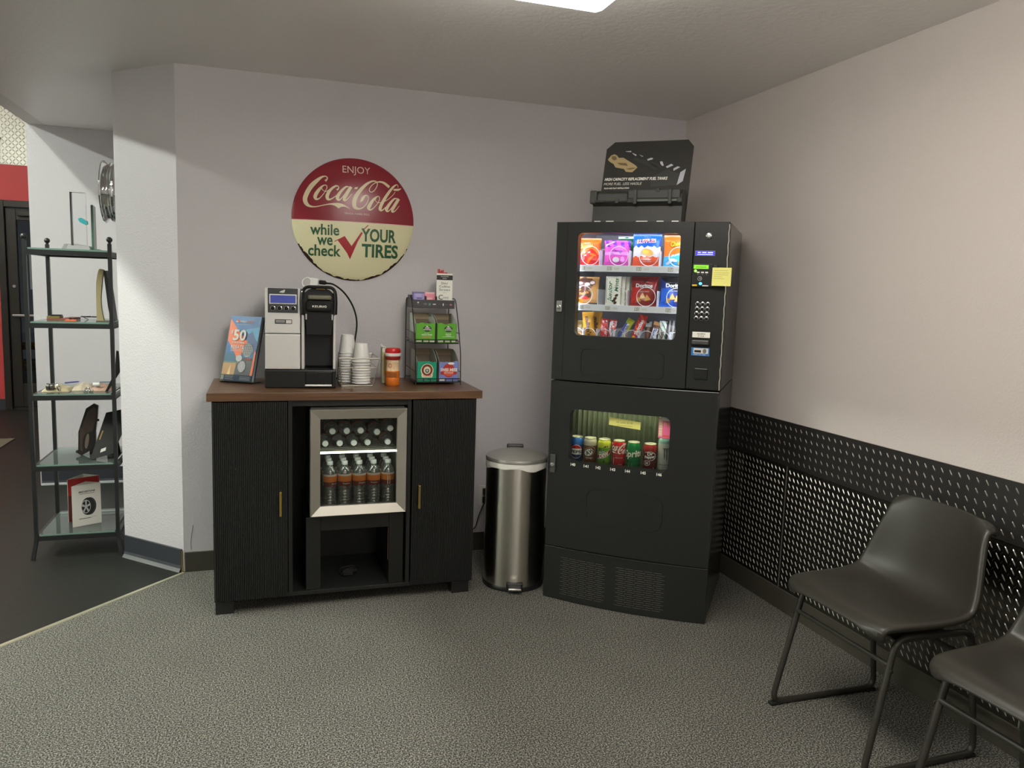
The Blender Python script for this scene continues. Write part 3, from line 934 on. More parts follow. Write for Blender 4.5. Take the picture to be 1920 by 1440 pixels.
# brew head with its lifting handle
h = MB()
hp = [(.166, .335), (.303, .335), (.305, .405), (.298, .428), (.28, .444), (.255, .452), (.214, .452), (.189, .444), (.171, .428), (.164, .405)]
h.prism(hp, .02, .17, M_BLACKP, lambda u, v, d: Vector((u, d, v)))
h.build('brew_head', cm)
h = MB()
arch = round_corners([(.164, -.012, .336), (.162, -.016, .40), (.168, -.004, .456), (.303, -.004, .456), (.309, -.016, .40), (.307, -.012, .336)], .05, 6)
h.tube(arch, .0075, M_BLACKG, 10)
h.build('lift_handle', cm)
h = MB()
h.box(.178, .294, -.010, .05, .345, .398, M_BLACKG, .012); h.box(.185, .290, -.006, .05, .400, .420, mat('visor', (120, 118, 100), .25), .008)
hh = h.build('brew_cover', cm, label='glossy black cover')
h = MB(); h.text('KEURIG', .237, .370, .062, .0095, M_PAPER, lambda u, v: Vector((u, -.0106, v)), bold=.02); h.build('lettering', hh)
h = MB(); h.box(.222, .262, -.006, .02, .446, .455, M_BRASS, .002); h.build('warning_sticker', cm, label='yellow sticker')
h = MB()
n = 18
for_p = [(.175, .33), (.178, .24), (.296 - .003, .24), (.296, .33)]
h.prism([(.174, .338), (.182, .243), (.289, .243), (.297, .338)], .018, .118, M_BLACKG, lambda u, v, d: Vector((u, d, v)))
h.box(.176, .182, .012, .020, .31, .335, M_CHROME); h.box(.290, .296, .012, .020, .31, .335, M_CHROME)
h.build('pod_holder', cm)
h = MB()
h.box(.157, .171, .03, .12, .084, .33, M_SILVER, .003); h.box(.297, .309, .03, .12, .084, .33, M_SILVER, .003)
h.build('side_trim', cm, label='silver strips beside the cup bay')
h = MB(); h.box(.174, .297, -.004, .11, .012, .078, M_BLACKG, .006); h.box(.182, .289, .01, .105, .0785, .081, M_BLACKP)
dp = h.build('drip_tray', cm)
h = MB(); h.box(.174, .292, -.013, -.003, .010, .0185, M_SILVER, .003); h.build('tray_pull', dp, label='silver pull bar')
# charger block and leads lying on top of the machine
ch = thing('phone_charger', 'white charger block with its looped white lead on top of the coffee machine', 'charger', (-2.078, -.235, ZT + .4525), R_(-7))
q = MB(); q.M = Matrix.Rotation(R_(8), 4, 'Y'); q.box(-.018, .018, -.014, .014, .000, .045, M_WHITE, .004); q.build('block', ch)
q = MB(); q.tube(spline([(-.012, .012, .038), (-.03, .02, .046), (-.05, .02, .032), (-.050, .01, .010), (-.036, -.004, .004), (-.022, -.012, .012)], 5), .0032, M_WHITE, 8); q.build('lead', ch)
pc = MB()
pc.tube([(-2.054, -.235, 1.457), (-2.046, -.235, 1.457), (-2.025, -.232, 1.455), (-2.018, -.23, 1.453)], [.008, .010, .010, .005], M_RUBBER, 10)
pc.tube(spline([(-2.02, -.23, 1.453), (-1.98, -.19, 1.447), (-1.925, -.14, 1.408), (-1.880, -.11, 1.342), (-1.860, -.10, 1.268), (-1.866, -.10, 1.190), (-1.885, -.10, 1.10), (-1.925, -.11, 1.03), (-1.945, -.10, .985), (-1.96, -.07, .982)], 7), .0042, M_RUBBER, 8)
tag(pc.build('power_lead'), 'black cord arching from the coffee machine down behind the cup basket', 'cord')

# ================================================================== wire basket of foam cups
bk = thing('wire_basket', 'silver wire basket holding foam cups on the walnut top', 'basket', (-1.885, -.30, ZT))
def Bk(): mb = MB(); mb.M = Matrix.Translation((1.885, .30, -ZT)); return mb
r = Bk()
bot = [(-1.962, -.405, ZT + .004), (-1.818, -.405, ZT + .004), (-1.818, -.205, ZT + .004), (-1.962, -.205, ZT + .004)]
top = [(-1.974, -.425, 1.112), (-1.790, -.425, 1.112), (-1.790, -.165, 1.112), (-1.955, -.165, 1.112)]
def lerp(a, c, t): return tuple(x + (y - x) * t for x, y in zip(a, c))
mid = [lerp(p, q2, .66) for p, q2 in zip(bot, top)]
rb_ = MB()
r.tube(top, .0032, M_STEEL, 8, closed=True); r.build('rim', bk)
r = Bk(); r.tube(mid, .0022, M_STEEL, 8, closed=True); r.tube(bot, .0028, M_STEEL, 8, closed=True)
for p, q2 in zip(bot, top): r.tube([p, q2], .0026, M_STEEL, 8)
for t in (.25, .5, .75):
    for a, c in ((0, 3), (0, 1)):
        o = {0: (3 if c == 1 else 1)}[0]
    r.tube([lerp(bot[0], bot[1], t), lerp(bot[3], bot[2], t)], .0016, M_STEEL, 6)
    r.tube([lerp(bot[0], bot[3], t), lerp(bot[1], bot[2], t)], .0016, M_STEEL, 6)
r.build('wire_frame', bk)
cup = MB()
cup.lathe([(.001, .086), (.0265, .086), (.029, .088), (.0295, .086), (.0405, .006), (.0445, .004), (.0445, .0), (.040, .0), (.0385, .006), (.0275, .083), (.001, .083)], M_FOAM, 32)
c0 = cup.build('foam_cup'); first = True
words = ['first', 'second', 'third', 'fourth', 'fifth', 'sixth', 'seventh', 'eighth', 'ninth', 'tenth', 'eleventh', 'twelfth']
def cups(x, y, ztop, n, nme):
    global first
    for i in range(n):
        z = ztop - .088 - i * .0125
        lab = 'foam cup, %s from the top of the upturned %s stack in the wire basket' % (words[i], nme)
        if first: o = c0; first = False
        else: o = c0.copy(); COL.objects.link(o)
        o.location = (x, y, z); tag(o, lab, 'cup', 'foam cups in the wire basket')
cups(-1.921, -.262, 1.212, 12, 'taller')
cups(-1.866, -.348, 1.177, 9, 'shorter')

# ================================================================== creamer and carton
M_CREAMR = mat('creamer_red', (206, 34, 36), .3); M_CREAMO = mat('creamer_orange', (228, 122, 40), .22); M_CREAMB = mat('creamer_beige', (232, 202, 158), .3)
cr = thing('creamer_bottle', 'coffee creamer bottle with a red cap and orange base', 'creamer', (-1.717, -.350, ZT))
b = MB()
zs = [(.001, 0), (.031, 0), (.0335, .004), (.0335, .034), (.0322, .037), (.0335, .040), (.0335, .068), (.032, .070), (.0305, .09), (.0305, .105), (.0335, .122), (.0365, .135), (.0365, .141)]
b.lathe(zs, M_CREAMO, 32, mats=[M_CREAMO] * 7 + [M_CREAMB] * 3 + [mat('creamer_dark_red', (150, 40, 36), .3)] * 2)
cy = lambda r: (lambda u, v: Vector((r * math.sin(u / r), -r * math.cos(u / r), v)))
b.poly(ellipse(-.018, .096, .009, .011, 16), mat('creamer_pink', (220, 110, 100), .4), cy(.0312)); 
b.poly([(.002, .078), (.03, .078), (.03, .082), (.002, .082)], M_BRASS, cy(.0322)); b.poly([(.002, .088), (.03, .088), (.03, .091), (.002, .091)], M_BRASS, cy(.0313))
b.text('Coffee mate', .010, .117, .03, .009, M_PAPER, cy(.0345), shear=.2, bold=.02)
b.poly([(-.03, .04), (.015, .04), (.015, .064), (-.03, .064)], mat('creamer_brown', (160, 92, 36), .3), cy(.0337), ml=.01)
b.build('bottle_body', cr)
c = MB(); c.lathe([(.037, .141), (.0375, .144), (.0375, .153), (.0350, .156)], M_WHITE, 32); c.build('collar', cr, label='white collar')
c = MB(); c.lathe([(.0360, .155), (.0372, .160), (.0360, .172), (.031, .178), (.001, .179)], M_CREAMR, 32); c.build('cap', cr, label='red flip cap')
ca = thing('creamer_carton', 'tall pale carton with a white pour spout behind the creamer bottle', 'carton', (-1.720, -.255, ZT))
c = MB(); c.box(-.038, .037, -.028, .028, .0, .172, mat('pale_carton', (216, 214, 176), .45), .003)
fnq = lambda u, v: Vector((u, -.0284, v))
c.poly([(-.030, .04), (-.022, .04), (-.022, .15), (-.030, .15)], mat('carton_yellow', (214, 190, 96), .5), fnq)
c.poly([(-.037, .155), (.036, .155), (.036, .166), (-.037, .166)], M_PAPER, fnq)
c.build('box_body', ca)
c = MB(); c.M = Matrix.Translation((-.022, 0, .172)) @ Matrix.Rotation(R_(38), 4, 'Y'); c.box(-.012, .012, -.014, .014, .0, .004, M_WHITE, .001)
c.M = Matrix.Translation((-.028, 0, .176)) @ Matrix.Rotation(R_(-52), 4, 'Y'); c.box(-.004, .004, -.013, .013, .0, .02, M_WHITE, .001); c.build('spout', ca)

# ================================================================== pod rack
rx0, rx1, ry0, ry1 = -1.609, -1.386, -.372, -.085
rk = thing('pod_rack', 'black wire two tier rack of coffee pod boxes on the walnut top', 'rack', (-1.497, -.23, ZT))
def Rk(): mb = MB(); mb.M = Matrix.Translation((1.497, .23, -ZT)); return mb
fr_ = Rk()
ZR = 1.392
for x in (rx0, rx1):
    fr_.tube(round_corners([(x, ry1, ZT + .002), (x, ry1, ZR + .004), (x, ry0 + .145, ZR + .004), (x, ry0 + .07, 1.27), (x, ry0 + .012, 1.13), (x, ry0, ZT + .002)], .03, 5), .0026, M_BLACKM, 8)
    for z in (1.0, 1.05, 1.195, 1.235): fr_.tube([(x, ry1, z), (x, ry0 + (.004 if z < 1.1 else .04), z - .008)], .002, M_BLACKM, 6)
fr_.build('side_frame', rk)
def tier(z, yf, yb):
    t = Rk()
    t.tube([(rx0, yf, z), (rx1, yf, z), (rx1, yb, z), (rx0, yb, z)], .0024, M_BLACKM, 6, closed=True)
    for i in range(1, 12): 
        x = rx0 + (rx1 - rx0) * i / 12; t.tube([(x, yf, z), (x, yb, z)], .0015, M_BLACKM, 6)
    for a, c in ((rx0 + .006, rx0 + .108), (rx0 + .115, rx1 - .004)):
        t.tube([(a, yf, z), (a, yf - .002, z + .018), (c, yf - .002, z + .018), (c, yf, z)], .002, M_BLACKM, 6)
        for q in (.33, .66): t.tube([(a + (c - a) * q, yf, z), (a + (c - a) * q, yf - .002, z + .018)], .0018, M_BLACKM, 6)
    t.build('wire_tier', rk)
tier(.992, ry0 + .006, ry1 - .004); tier(1.178, ry0 + .056, ry1 - .004)
t = Rk()
ty0, ty1 = ry0 + .150, ry1 - .004
t.box(rx0 + .004, rx1 - .004, ty0, ty1, ZR - .044, ZR - .040, M_BLACKP)
t.box(rx0 + .003, rx1 - .003, ty0 - .004, ty0, ZR - .046, ZR - .004, mat('tray_face', (72, 70, 74), .45), .001)
t.box(rx0 + .003, rx1 - .003, ty1, ty1 + .003, ZR - .044, ZR - .01, M_BLACKP)
t.box(rx0 + .003, rx0 + .006, ty0, ty1, ZR - .044, ZR + .004, M_BLACKP); t.box(rx1 - .006, rx1 - .003, ty0, ty1, ZR - .044, ZR - .004, M_BLACKP)
t.box(rx0 + .006, rx0 + .03, ty1 - .07, ty1, ZR - .004, ZR + .018, M_BLACKP, .002)
for x in (rx0 + .072, rx0 + .125): t.box(x, x + .006, ty0 + .004, ty0 + .035, ZR - .038, ZR + .014, M_BLACKP, .001)
tr = t.build('top_tray', rk)
t = Rk(); tf = lambda u, v: Vector((u, ty0 - .0046, v)); zc = ZR - .025
def ic(m, pts): t.poly(pts, m, tf)
ic(M_OFFW, rrect(rx0 + .03, rx0 + .038, zc + .003, zc + .01, .002)); ic(M_GREYINK, [(rx0 + .028, zc - .006), (rx0 + .04, zc - .006), (rx0 + .04, zc - .004), (rx0 + .028, zc - .004)])
ic(M_GREYINK, ellipse(rx0 + .07, zc, .010, .006, 16)); ic(mat('icon_teal', (96, 140, 134), .5), ellipse(rx0 + .092, zc - .001, .006, .007, 14))
ic(M_OFFW, rrect(rx0 + .108, rx0 + .124, zc - .003, zc + .002, .001)); ic(M_GREYINK, [(rx0 + .132, zc - .002), (rx0 + .14, zc + .003), (rx0 + .15, zc - .002), (rx0 + .14, zc + .001)])
ic(M_OFFW, ellipse(rx0 + .161, zc - .001, .003, .007, 10)); ic(M_GREYINK, rrect(rx0 + .172, rx0 + .186, zc - .002, zc, .0008)); ic(mat('icon_pink', (206, 120, 124), .5), ellipse(rx0 + .2, zc - .001, .007, .004, 14))
t.build('icon', tr)

M_CARD = mat('inside_card', (164, 146, 120), .7); M_GREEN = mat('pod_green', (98, 176, 48), .4); M_TEALB = mat('pod_teal', (24, 160, 122), .4); M_PERI = mat('pod_periwinkle', (128, 142, 206), .4)
def podbox(x0, yf, z, hf, hb, col, label, deco, seed):
    """open fronted pod carton: low torn front, sloping sides, tall back"""
    W, D = .098, .165
    t = thing('pod_box', label, 'box', (x0 + W / 2, yf + D / 2, z), 0, 'coffee and cocoa pod boxes on the wire rack')
    b = MB(); h = W / 2; d = D / 2; th = .0016
    rr = random.Random(seed)
    top = [(-h + W * i / 8, hf + (rr.uniform(-.004, .004) if 0 < i < 8 else 0)) for i in range(9)]
    front = [(-h, 0), (h, 0)] + top[::-1]
    f3 = lambda u, v, dd: Vector((u, -d + dd, v))
    b.prism(front, 0, th, col, f3)
    side = [(-d, 0), (d, 0), (d, hb), (d - .05, hb + .002), (d - .09, hb - .006), (-d + .02, hf + .016), (-d, hf)]
    for sgn in (-1, 1): b.prism(side, 0, th, mat('pod_side', (176, 180, 168), .5), lambda u, v, dd: Vector((sgn * (h - dd), u, v)))
    b.prism([(-h, 0), (h, 0), (h, hb), (-h, hb)], 0, th, M_CARD, lambda u, v, dd: Vector((u, d - dd, v)))
    b.box(-h, h, -d, d, 0, .0015, M_CARD)
    # torn flap inside and lining
    b.prism([(-h + .002, .0), (h - .002, .0), (h - .002, hb - .03), (-h + .002, hb - .03)], 0, .001, mat('card_dark', (120, 106, 88), .7), lambda u, v, dd: Vector((u, d - .004 - dd, v)))
    b.build('carton', t)
    g = MB(); deco(g, lambda e: (lambda u, v: Vector((u, -d - e, v))))
    g.build('print', t)
    return t
def deco_green(nme):
    def f(g, fe):
        dk = mat('pod_dark_green', (40, 66, 44), .4)
        g.poly(ellipse(.008, .068, .021, .0145, 24), dk, fe(.0004)); g.poly([(.0, .078), (.006, .084), (.012, .080), (.016, .077)], M_PAPER, fe(.0006))
        g.text('GREEN', .008, .072, .024, .006, M_PAPER, fe(.0007), bold=.04); g.text('MOUNTAIN', .008, .064, .036, .006, M_PAPER, fe(.0007), bold=.04)
        if nme == 'a':
            g.text('Caramel', .006, .047, .022, .005, M_PAPER, fe(.0005), shear=.2); g.text('VANILLA CREAM', .006, .039, .052, .007, M_PAPER, fe(.0005), bold=.02)
            g.poly(rrect(-.017, .029, .024, .031, .003), M_TAN, fe(.0005))
        else:
            g.text('FRENCH', .008, .043, .028, .0055, M_PAPER, fe(.0005), bold=.02); g.text('VANILLA', .008, .035, .028, .0055, M_PAPER, fe(.0005), bold=.02)
            g.poly([(-.022, .029), (.038, .029), (.038, .0302), (-.022, .0302)], M_PAPER, fe(.0005))
        for a, c in ((-.045, -.018), (-.008, .015), (.02, .044)): g.poly([(a, .005), (c, .005), (c, .012), (a, .012)], M_PAPER, fe(.0004))
    return f
def deco_teal(g, fe):
    br_ = mat('donut_brown', (120, 56, 30), .4); crm = mat('donut_cream', (240, 228, 196), .4)
    g.poly(ellipse(.001, .055, .031, .033, 28), crm, fe(.0003)); g.poly([(-.028, .036), (.03, .036), (.026, .021), (-.024, .021)], crm, fe(.0004))
    g.poly(ellipse(.001, .057, .027, .028, 28), br_, fe(.0006)); g.poly(ellipse(.001, .056, .017, .018, 24), crm, fe(.0008)); g.poly(ellipse(.001, .054, .010, .011, 20), mat('donut_dark', (54, 60, 48), .4), fe(.001))
    g.poly(ellipse(.001, .054, .006, .006, 16), M_TYREL, fe(.0012)); g.text('DONUT', .001, .064, .03, .006, crm, fe(.0011), bold=.03)
    g.text('COFFEE', .001, .029, .042, .008, mat('donut_red', (196, 70, 60), .4), fe(.0007), bold=.02)
    g.poly([(-.045, .012), (.005, .012), (.005, .015), (-.045, .015)], M_PAPER, fe(.0004))
def deco_blue(g, fe):
    rd = mat('cocoa_red', (190, 52, 44), .4)
    g.poly(ellipse(0, .055, .030, .034, 28), rd, fe(.0004)); g.poly(rrect(-.041, .041, .034, .054, .009), rd, fe(.0005)); g.poly(ellipse(0, .045, .026, .018, 24), mat('cocoa_coral', (222, 92, 70), .4), fe(.0006))
    g.text('SWISS', -.021, .058, .040, .016, M_PAPER, fe(.0009), bold=.035, shear=.1); g.text('MISS', .024, .058, .038, .016, M_PAPER, fe(.0009), bold=.035, shear=.1)
    g.text('HOT COCOA', 0, .043, .044, .006, M_PAPER, fe(.0008), bold=.02); g.poly(ellipse(.012, .089, .016, .006, 14), M_PAPER, fe(.0005))
    g.poly([(-.045, .004), (-.02, .004), (-.02, .013), (-.045, .013)], M_PAPER, fe(.0004))
podbox(rx0 + .008, ry0 + .062, 1.1802, .095, .140, M_GREEN, 'green coffee pod box on the upper left of the wire rack', deco_green('a'), 1)
podbox(rx0 + .114, ry0 + .062, 1.1802, .094, .138, M_GREEN, 'green coffee pod box on the upper right of the wire rack', deco_green('b'), 2)
podbox(rx0 + .008, ry0 + .012, .9942, .099, .150, M_TEALB, 'teal coffee pod box on the lower left of the wire rack', deco_teal, 3)
podbox(rx0 + .116, ry0 + .012, .9942, .098, .148, M_PERI, 'periwinkle cocoa pod box on the lower right of the wire rack', deco_blue, 4)

# sweetener packets in the tray
def packet(m, m2, loc, rz, tilt, label, group):
    t = MB()
    t.M = Matrix.Rotation(tilt, 4, 'X')
    def fnp(sgn):
        return lambda u, v: Vector(((u - .5) * .052, sgn * .0035 * (math.sin(PI * u) * math.sin(PI * v)) ** .6, v * .075))
    t.grid(fnp(-1), 8, 8, lambda u, v: m2 if (v < .12 or v > .9 or (.45 < v < .6 and .2 < u < .8)) else m); t.grid(fnp(1), 8, 8, m)
    o = t.build('sweetener_packet'); tag(o, label, 'sweetener packet', group, loc, rz); return o
M_PURP = mat('packet_lilac', (150, 136, 196), .4); M_PURPD = mat('packet_navy', (74, 64, 130), .4); M_PINK = mat('packet_pink', (236, 142, 158), .4); M_PINKL = mat('packet_pale_pink', (244, 190, 196), .4)
zt_ = ZR - .0395
for i in range(4): packet(M_PURP, M_PURPD, (rx0 + .042, ty0 + .010 + i * .014, zt_), R_(-6 + 3 * i), R_(-10), 'lilac sweetener packet in the rack tray, %s from the front' % words[i], 'lilac sweetener packets')
for i in range(5): packet(M_PINK, M_PINKL, (rx0 + .098, ty0 + .010 + i * .013, zt_), R_(5 - 3 * i), R_(-10), 'pink sweetener packet in the rack tray, %s from the front' % words[i], 'pink sweetener packets')
# straw box with red straws
sb = thing('straw_box', 'white box of slim straws open at the top on the pod rack', 'straw box', (-1.4295, ty0 + .058, zt_), R_(-12))
b = MB(); w2, d2, hh_ = .040, .047, .1685
b.prism(rrect(-w2, w2, -d2, d2, .001, 1), 0, hh_, M_PAPER, lambda u, v, d: Vector((u, v, d)), holes=[rrect(-w2 + .0015, w2 - .0015, -d2 + .0015, d2 - .0015, .0005, 1)])
b.box(-w2 + .001, w2 - .001, -d2 + .001, d2 - .001, 0, .002, M_PAPER); b.build('carton', sb)
g = MB(); ff = lambda u, v: Vector((u, -d2 - .0004, v)); fl2 = lambda u, v: Vector((-w2 - .0004, -u, v))
for F_ in (ff, fl2): g.poly([(-.0398, .136), (.0398, .136), (.0398, .160), (-.0398, .160)], M_INK, F_)
f2 = lambda u, v: Vector((u, -d2 - .0007, v)); f3_ = lambda u, v: Vector((-w2 - .0007, -u, v))
g.text('UNWRAPPED', .0, .153, .04, .005, M_OFFW, f2); g.text('RED', 0, .144, .02, .005, M_OFFW, f2)
g.text('Slim/', .0, .120, .034, .012, M_INK, f2); g.text('Collins', .0, .104, .054, .0115, M_INK, f2); g.text('Straws', 0, .088, .054, .0115, M_INK, f2)
g.poly([(-.03, .077), (.02, .077), (.02, .0775), (-.03, .0775)], M_GREYINK, f2); g.text('7.75 in', -.0, .0715, .018, .003, M_GREYINK, f2)
g.text('C', -.018, .050, .022, .024, M_INK, f2); g.text('HOICE', .008, .048, .026, .009, M_INK, f2)
for z in (.118, .102, .088): g.poly([(-.018, z), (.012, z), (.012, z + .009), (-.018, z + .009)], M_GREYINK, f3_)
g.text('Slim', -.0, .150, .03, .006, M_OFFW, f3_)
g.build('print', sb)
M_STRAW = mat('red_straw', (206, 66, 62), .35)
sp = []
rr = random.Random(5)
s0 = None
for i in range(22):
    x = -.034 + (i % 11) * .0045 + rr.uniform(-.001, .001); y = -.03 + (i // 11) * .012 + rr.uniform(-.002, .002); hgt = .178 + rr.uniform(0, .010)
    if i % 11 > 6: hgt = .168 + rr.uniform(0, .004)
    p = sb.matrix_basis if False else None
    c_, s_ = math.cos(R_(-12)), math.sin(R_(-12))
    X = -1.4295 + x * c_ - y * s_; Y = ty0 + .058 + x * s_ + y * c_
    if s0 is None:
        m_ = MB(); m_.lathe([(.0022, 0), (.0022, .178), (.0016, .178), (.0016, 0)], M_STRAW, 8); o = s0 = m_.build('straw')
    else: o = s0.copy(); COL.objects.link(o)
    o.location = (X, Y, zt_ + .0025); o.scale = (1, 1, hgt / .178)
    tag(o, 'red straw standing in the open white straw box', 'straw', 'red straws in the straw box')

# ================================================================== round wall sign
def sign_mat():
    m, nt, b, tc = nodes('sign_enamel', (150, 40, 50))
    sep = nt.nodes.new('ShaderNodeSeparateXYZ'); nt.links.new(tc.outputs['Object'], sep.inputs[0])
    def math_(op, a, c):
        n = nt.nodes.new('ShaderNodeMath'); n.operation = op
        for i, q in enumerate((a, c)):
            if isinstance(q, (int, float)): n.inputs[i].default_value = q
            else: nt.links.new(q, n.inputs[i])
        return n.outputs[0]
    x, z = sep.outputs['X'], sep.outputs['Z']
    r2 = math_('ADD', math_('MULTIPLY', x, x), math_('MULTIPLY', z, z)); r = math_('SQRT', r2, 0.5)
    up = math_('GREATER_THAN', z, -.0115)
    line = math_('GREATER_THAN', math_('ADD', z, .0), -.0155)
    n1 = noise(nt, tc.outputs['Object'], 26.0, 4.0, .6); n2 = noise(nt, tc.outputs['Object'], 9.0, 1.0)
    edge = math_('ADD', r, math_('MULTIPLY', math_('SUBTRACT', n1.outputs['Fac'], .5), .03))
    edge = math_('ADD', edge, math_('MULTIPLY', math_('SUBTRACT', n2.outputs['Fac'], .5), .03))
    rust = math_('MULTIPLY', math_('GREATER_THAN', edge, .2955), math_('LESS_THAN', z, -.13))
    def mixc(f, a, c):
        n = nt.nodes.new('ShaderNodeMix'); n.data_type = 'RGBA'
        nt.links.new(f, n.inputs['Factor'])
        for k, q in (('A', a), ('B', c)):
            if isinstance(q, tuple): n.inputs[k].default_value = q
            else: nt.links.new(q, n.inputs[k])
        return n.outputs['Result']
    c = mixc(line, lin((240, 234, 192)), lin((238, 208, 190)))
    c = mixc(up, c, lin((150, 46, 58)))
    c = mixc(rust, c, lin((58, 40, 34)))
    nt.links.new(c, b.inputs['Base Color'])
    b.inputs['Roughness'].default_value = .28
    return m
M_SIGN = sign_mat()
M_SCREAM = mat('sign_cream', (240, 224, 186), .35); M_SGREEN = mat('sign_green', (52, 98, 66), .4); M_SRED = mat('sign_red', (176, 44, 52), .35); M_SPINK = mat('sign_pale', (240, 212, 196), .35)
sg = thing('wall_sign', 'round red and cream enamel advertising sign on the wall', 'sign', (-1.867, 0, 1.774))
SR = .302
def dome(r): return -(.006 + .046 * (1 - min(r / SR, 1.0) ** 2.6))
prof = [(.001, dome(0))] + [(SR * i / 16, dome(SR * i / 16)) for i in range(1, 17)] + [(SR + .0015, -.004), (SR, -.001)]
b = MB(); vs = []; fs = []; n = 96
for r, y in prof:
    for k in range(n): vs.append((r * math.cos(2 * PI * k / n), y, r * math.sin(2 * PI * k / n)))
for i in range(len(prof) - 1):
    for k in range(n): fs.append((i * n + k, i * n + (k + 1) % n, (i + 1) * n + (k + 1) % n, (i + 1) * n + k))
b.add(vs, fs, M_SIGN, True); b.build('disc', sg)
def sfn(e=.0012): return lambda u, v: Vector((u, dome(math.hypot(u, v)) - e, v))
def s2uv(px, py): return (.002597 * px + .000016 * py - 1.733234, .000161 * px - .002595 * py + .959935)
def cA(x, y, w_=0): u, v = s2uv(560 + x / 18.0, 320 + y / 18.0); return (u, v, w_ / 18.0 * .0026)
def cB(x, y, w_=0): u, v = s2uv(655 + x / 16.945, 325 + y / 16.945); return (u, v, w_ / 16.945 * .0026)
def cC(x, y, w_=0): u, v = s2uv(570 + x / 9.6, 410 + y / 9.6); return (u, v, w_ / 9.6 * .0026)
LOGO = []     # strokes of the flowing script, kept so the can can reuse them
LOGO.append([cA(*p) for p in [(900, 335, 75), (945, 290, 50), (975, 235, 36), (940, 185, 36), (870, 172, 42), (760, 215, 78), (620, 325, 122), (480, 455, 150), (370, 600, 150), (285, 760, 150), (235, 900, 148), (238, 1000, 145), (275, 1090, 130), (350, 1160, 90), (450, 1195, 55), (580, 1200, 36), (740, 1172, 28), (900, 1140, 28), (1010, 1120, 40)]])
LOGO.append([cA(*p) for p in [(870, 472, 30), (790, 520, 60), (690, 630, 100), (600, 760, 118), (562, 870, 115), (590, 940, 80), (665, 940, 46), (760, 865, 26), (860, 740, 22), (930, 620, 24), (955, 540, 26), (930, 485, 30), (870, 472, 30)]])
LOGO.append([cA(*p) for p in [(830, 510, 22), (785, 560, 22), (800, 625, 22), (860, 670, 22), (930, 690, 24), (1010, 645, 34)]])
LOGO.append([cA(*p) for p in [(1280, 640, 66), (1330, 600, 42), (1345, 550, 34), (1310, 508, 42), (1240, 510, 62), (1130, 580, 78), (1030, 690, 98), (970, 800, 112), (955, 880, 112), (985, 950, 92), (1060, 958, 52), (1150, 910, 32), (1250, 840, 26), (1330, 760, 30)]])
LOGO.append([cA(*p) for p in [(1680, 535, 34), (1600, 530, 54), (1500, 605, 74), (1390, 725, 92), (1310, 850, 112), (1300, 930, 112), (1340, 982, 62), (1420, 935, 32), (1520, 815, 26), (1640, 640, 30), (1690, 560, 26)]])
LOGO.append([cA(*p) for p in [(1760, 530, 100), (1680, 660, 98), (1590, 820, 98), (1530, 920, 102), (1520, 990, 72), (1580, 988, 36), (1660, 920, 24), (1780, 780, 16)]])
LOGO.append([cB(*p) for p in [(325, 915, 6), (380, 850, 72), (430, 760, 86), (490, 700, 48), (550, 690, 32), (595, 730, 26), (602, 800, 24), (560, 920, 24), (480, 1030, 26), (380, 1100, 36), (270, 1122, 62), (170, 1075, 112), (138, 980, 132), (150, 860, 132), (200, 730, 128), (290, 590, 118), (400, 460, 102), (540, 330, 82), (680, 245, 60), (790, 218, 46), (870, 238, 36), (902, 290, 30), (890, 370, 26), (840, 470, 25), (770, 550, 25), (690, 580, 26), (637, 540, 25), (640, 470, 25), (700, 380, 25), (790, 300, 26), (880, 258, 34), (960, 240, 46), (1050, 245, 62), (1150, 285, 82), (1300, 405, 92)]])
LOGO.append([cB(*p) for p in [(1440, 490, 40), (1500, 485, 66), (1580, 482, 70), (1655, 462, 48), (1712, 428, 10)]])
LOGO.append([cB(*p) for p in [(900, 715, 32), (820, 770, 58), (720, 880, 92), (640, 1010, 112), (608, 1090, 110), (640, 1148, 62), (720, 1130, 36), (820, 1040, 24), (910, 930, 24), (960, 830, 26), (965, 760, 28), (940, 720, 30), (900, 715, 32)]])
LOGO.append([cB(*p) for p in [(860, 770, 20), (825, 830, 20), (850, 880, 20), (910, 915, 20), (1000, 920, 24)]])
LOGO.append([cB(*p) for p in [(1600, 410, 12), (1602, 350, 22), (1570, 315, 28), (1520, 325, 38), (1430, 400, 68), (1310, 540, 84), (1180, 720, 92), (1070, 900, 98), (1000, 1050, 102), (985, 1130, 102), (1020, 1168, 62), (1090, 1140, 36), (1170, 1060, 30)]])
LOGO.append([cB(*p) for p in [(1500, 555, 18), (1420, 660, 18), (1300, 770, 18), (1200, 840, 20), (1100, 885, 32)]])
LOGO.append([cB(*p) for p in [(1560, 775, 32), (1480, 775, 48), (1390, 850, 68), (1290, 970, 88), (1210, 1090, 106), (1195, 1150, 100), (1230, 1198, 52), (1300, 1160, 32), (1400, 1040, 24), (1500, 890, 24), (1560, 800, 26)]])
LOGO.append([cB(*p) for p in [(1620, 780, 92), (1560, 880, 88), (1470, 1020, 92), (1400, 1130, 96), (1390, 1200, 70), (1440, 1208, 40), (1530, 1140, 24), (1635, 1010, 15)]])
LOGOP = [[cA(*p)[:2] for p in [(1000, 1102), (1150, 1083), (1280, 1078), (1420, 1098), (1540, 1150), (1640, 1218), (1725, 1292), (1600, 1232), (1500, 1207), (1420, 1215), (1360, 1252), (1325, 1267), (1280, 1225), (1200, 1175), (1100, 1147), (1000, 1138)]],
         [cB(*p)[:2] for p in [(175, 428), (275, 424), (235, 491), (145, 491)]]]
t = MB()
for i, s in enumerate(LOGO): t.ribbon(s, M_SCREAM, sfn(.0012 + .00006 * i), 6)
for p in LOGOP: t.poly(p, M_SCREAM, sfn(.0024), ml=.02)
c = s2uv(520 + 765 / 5.143, 270 + 253 / 5.143)
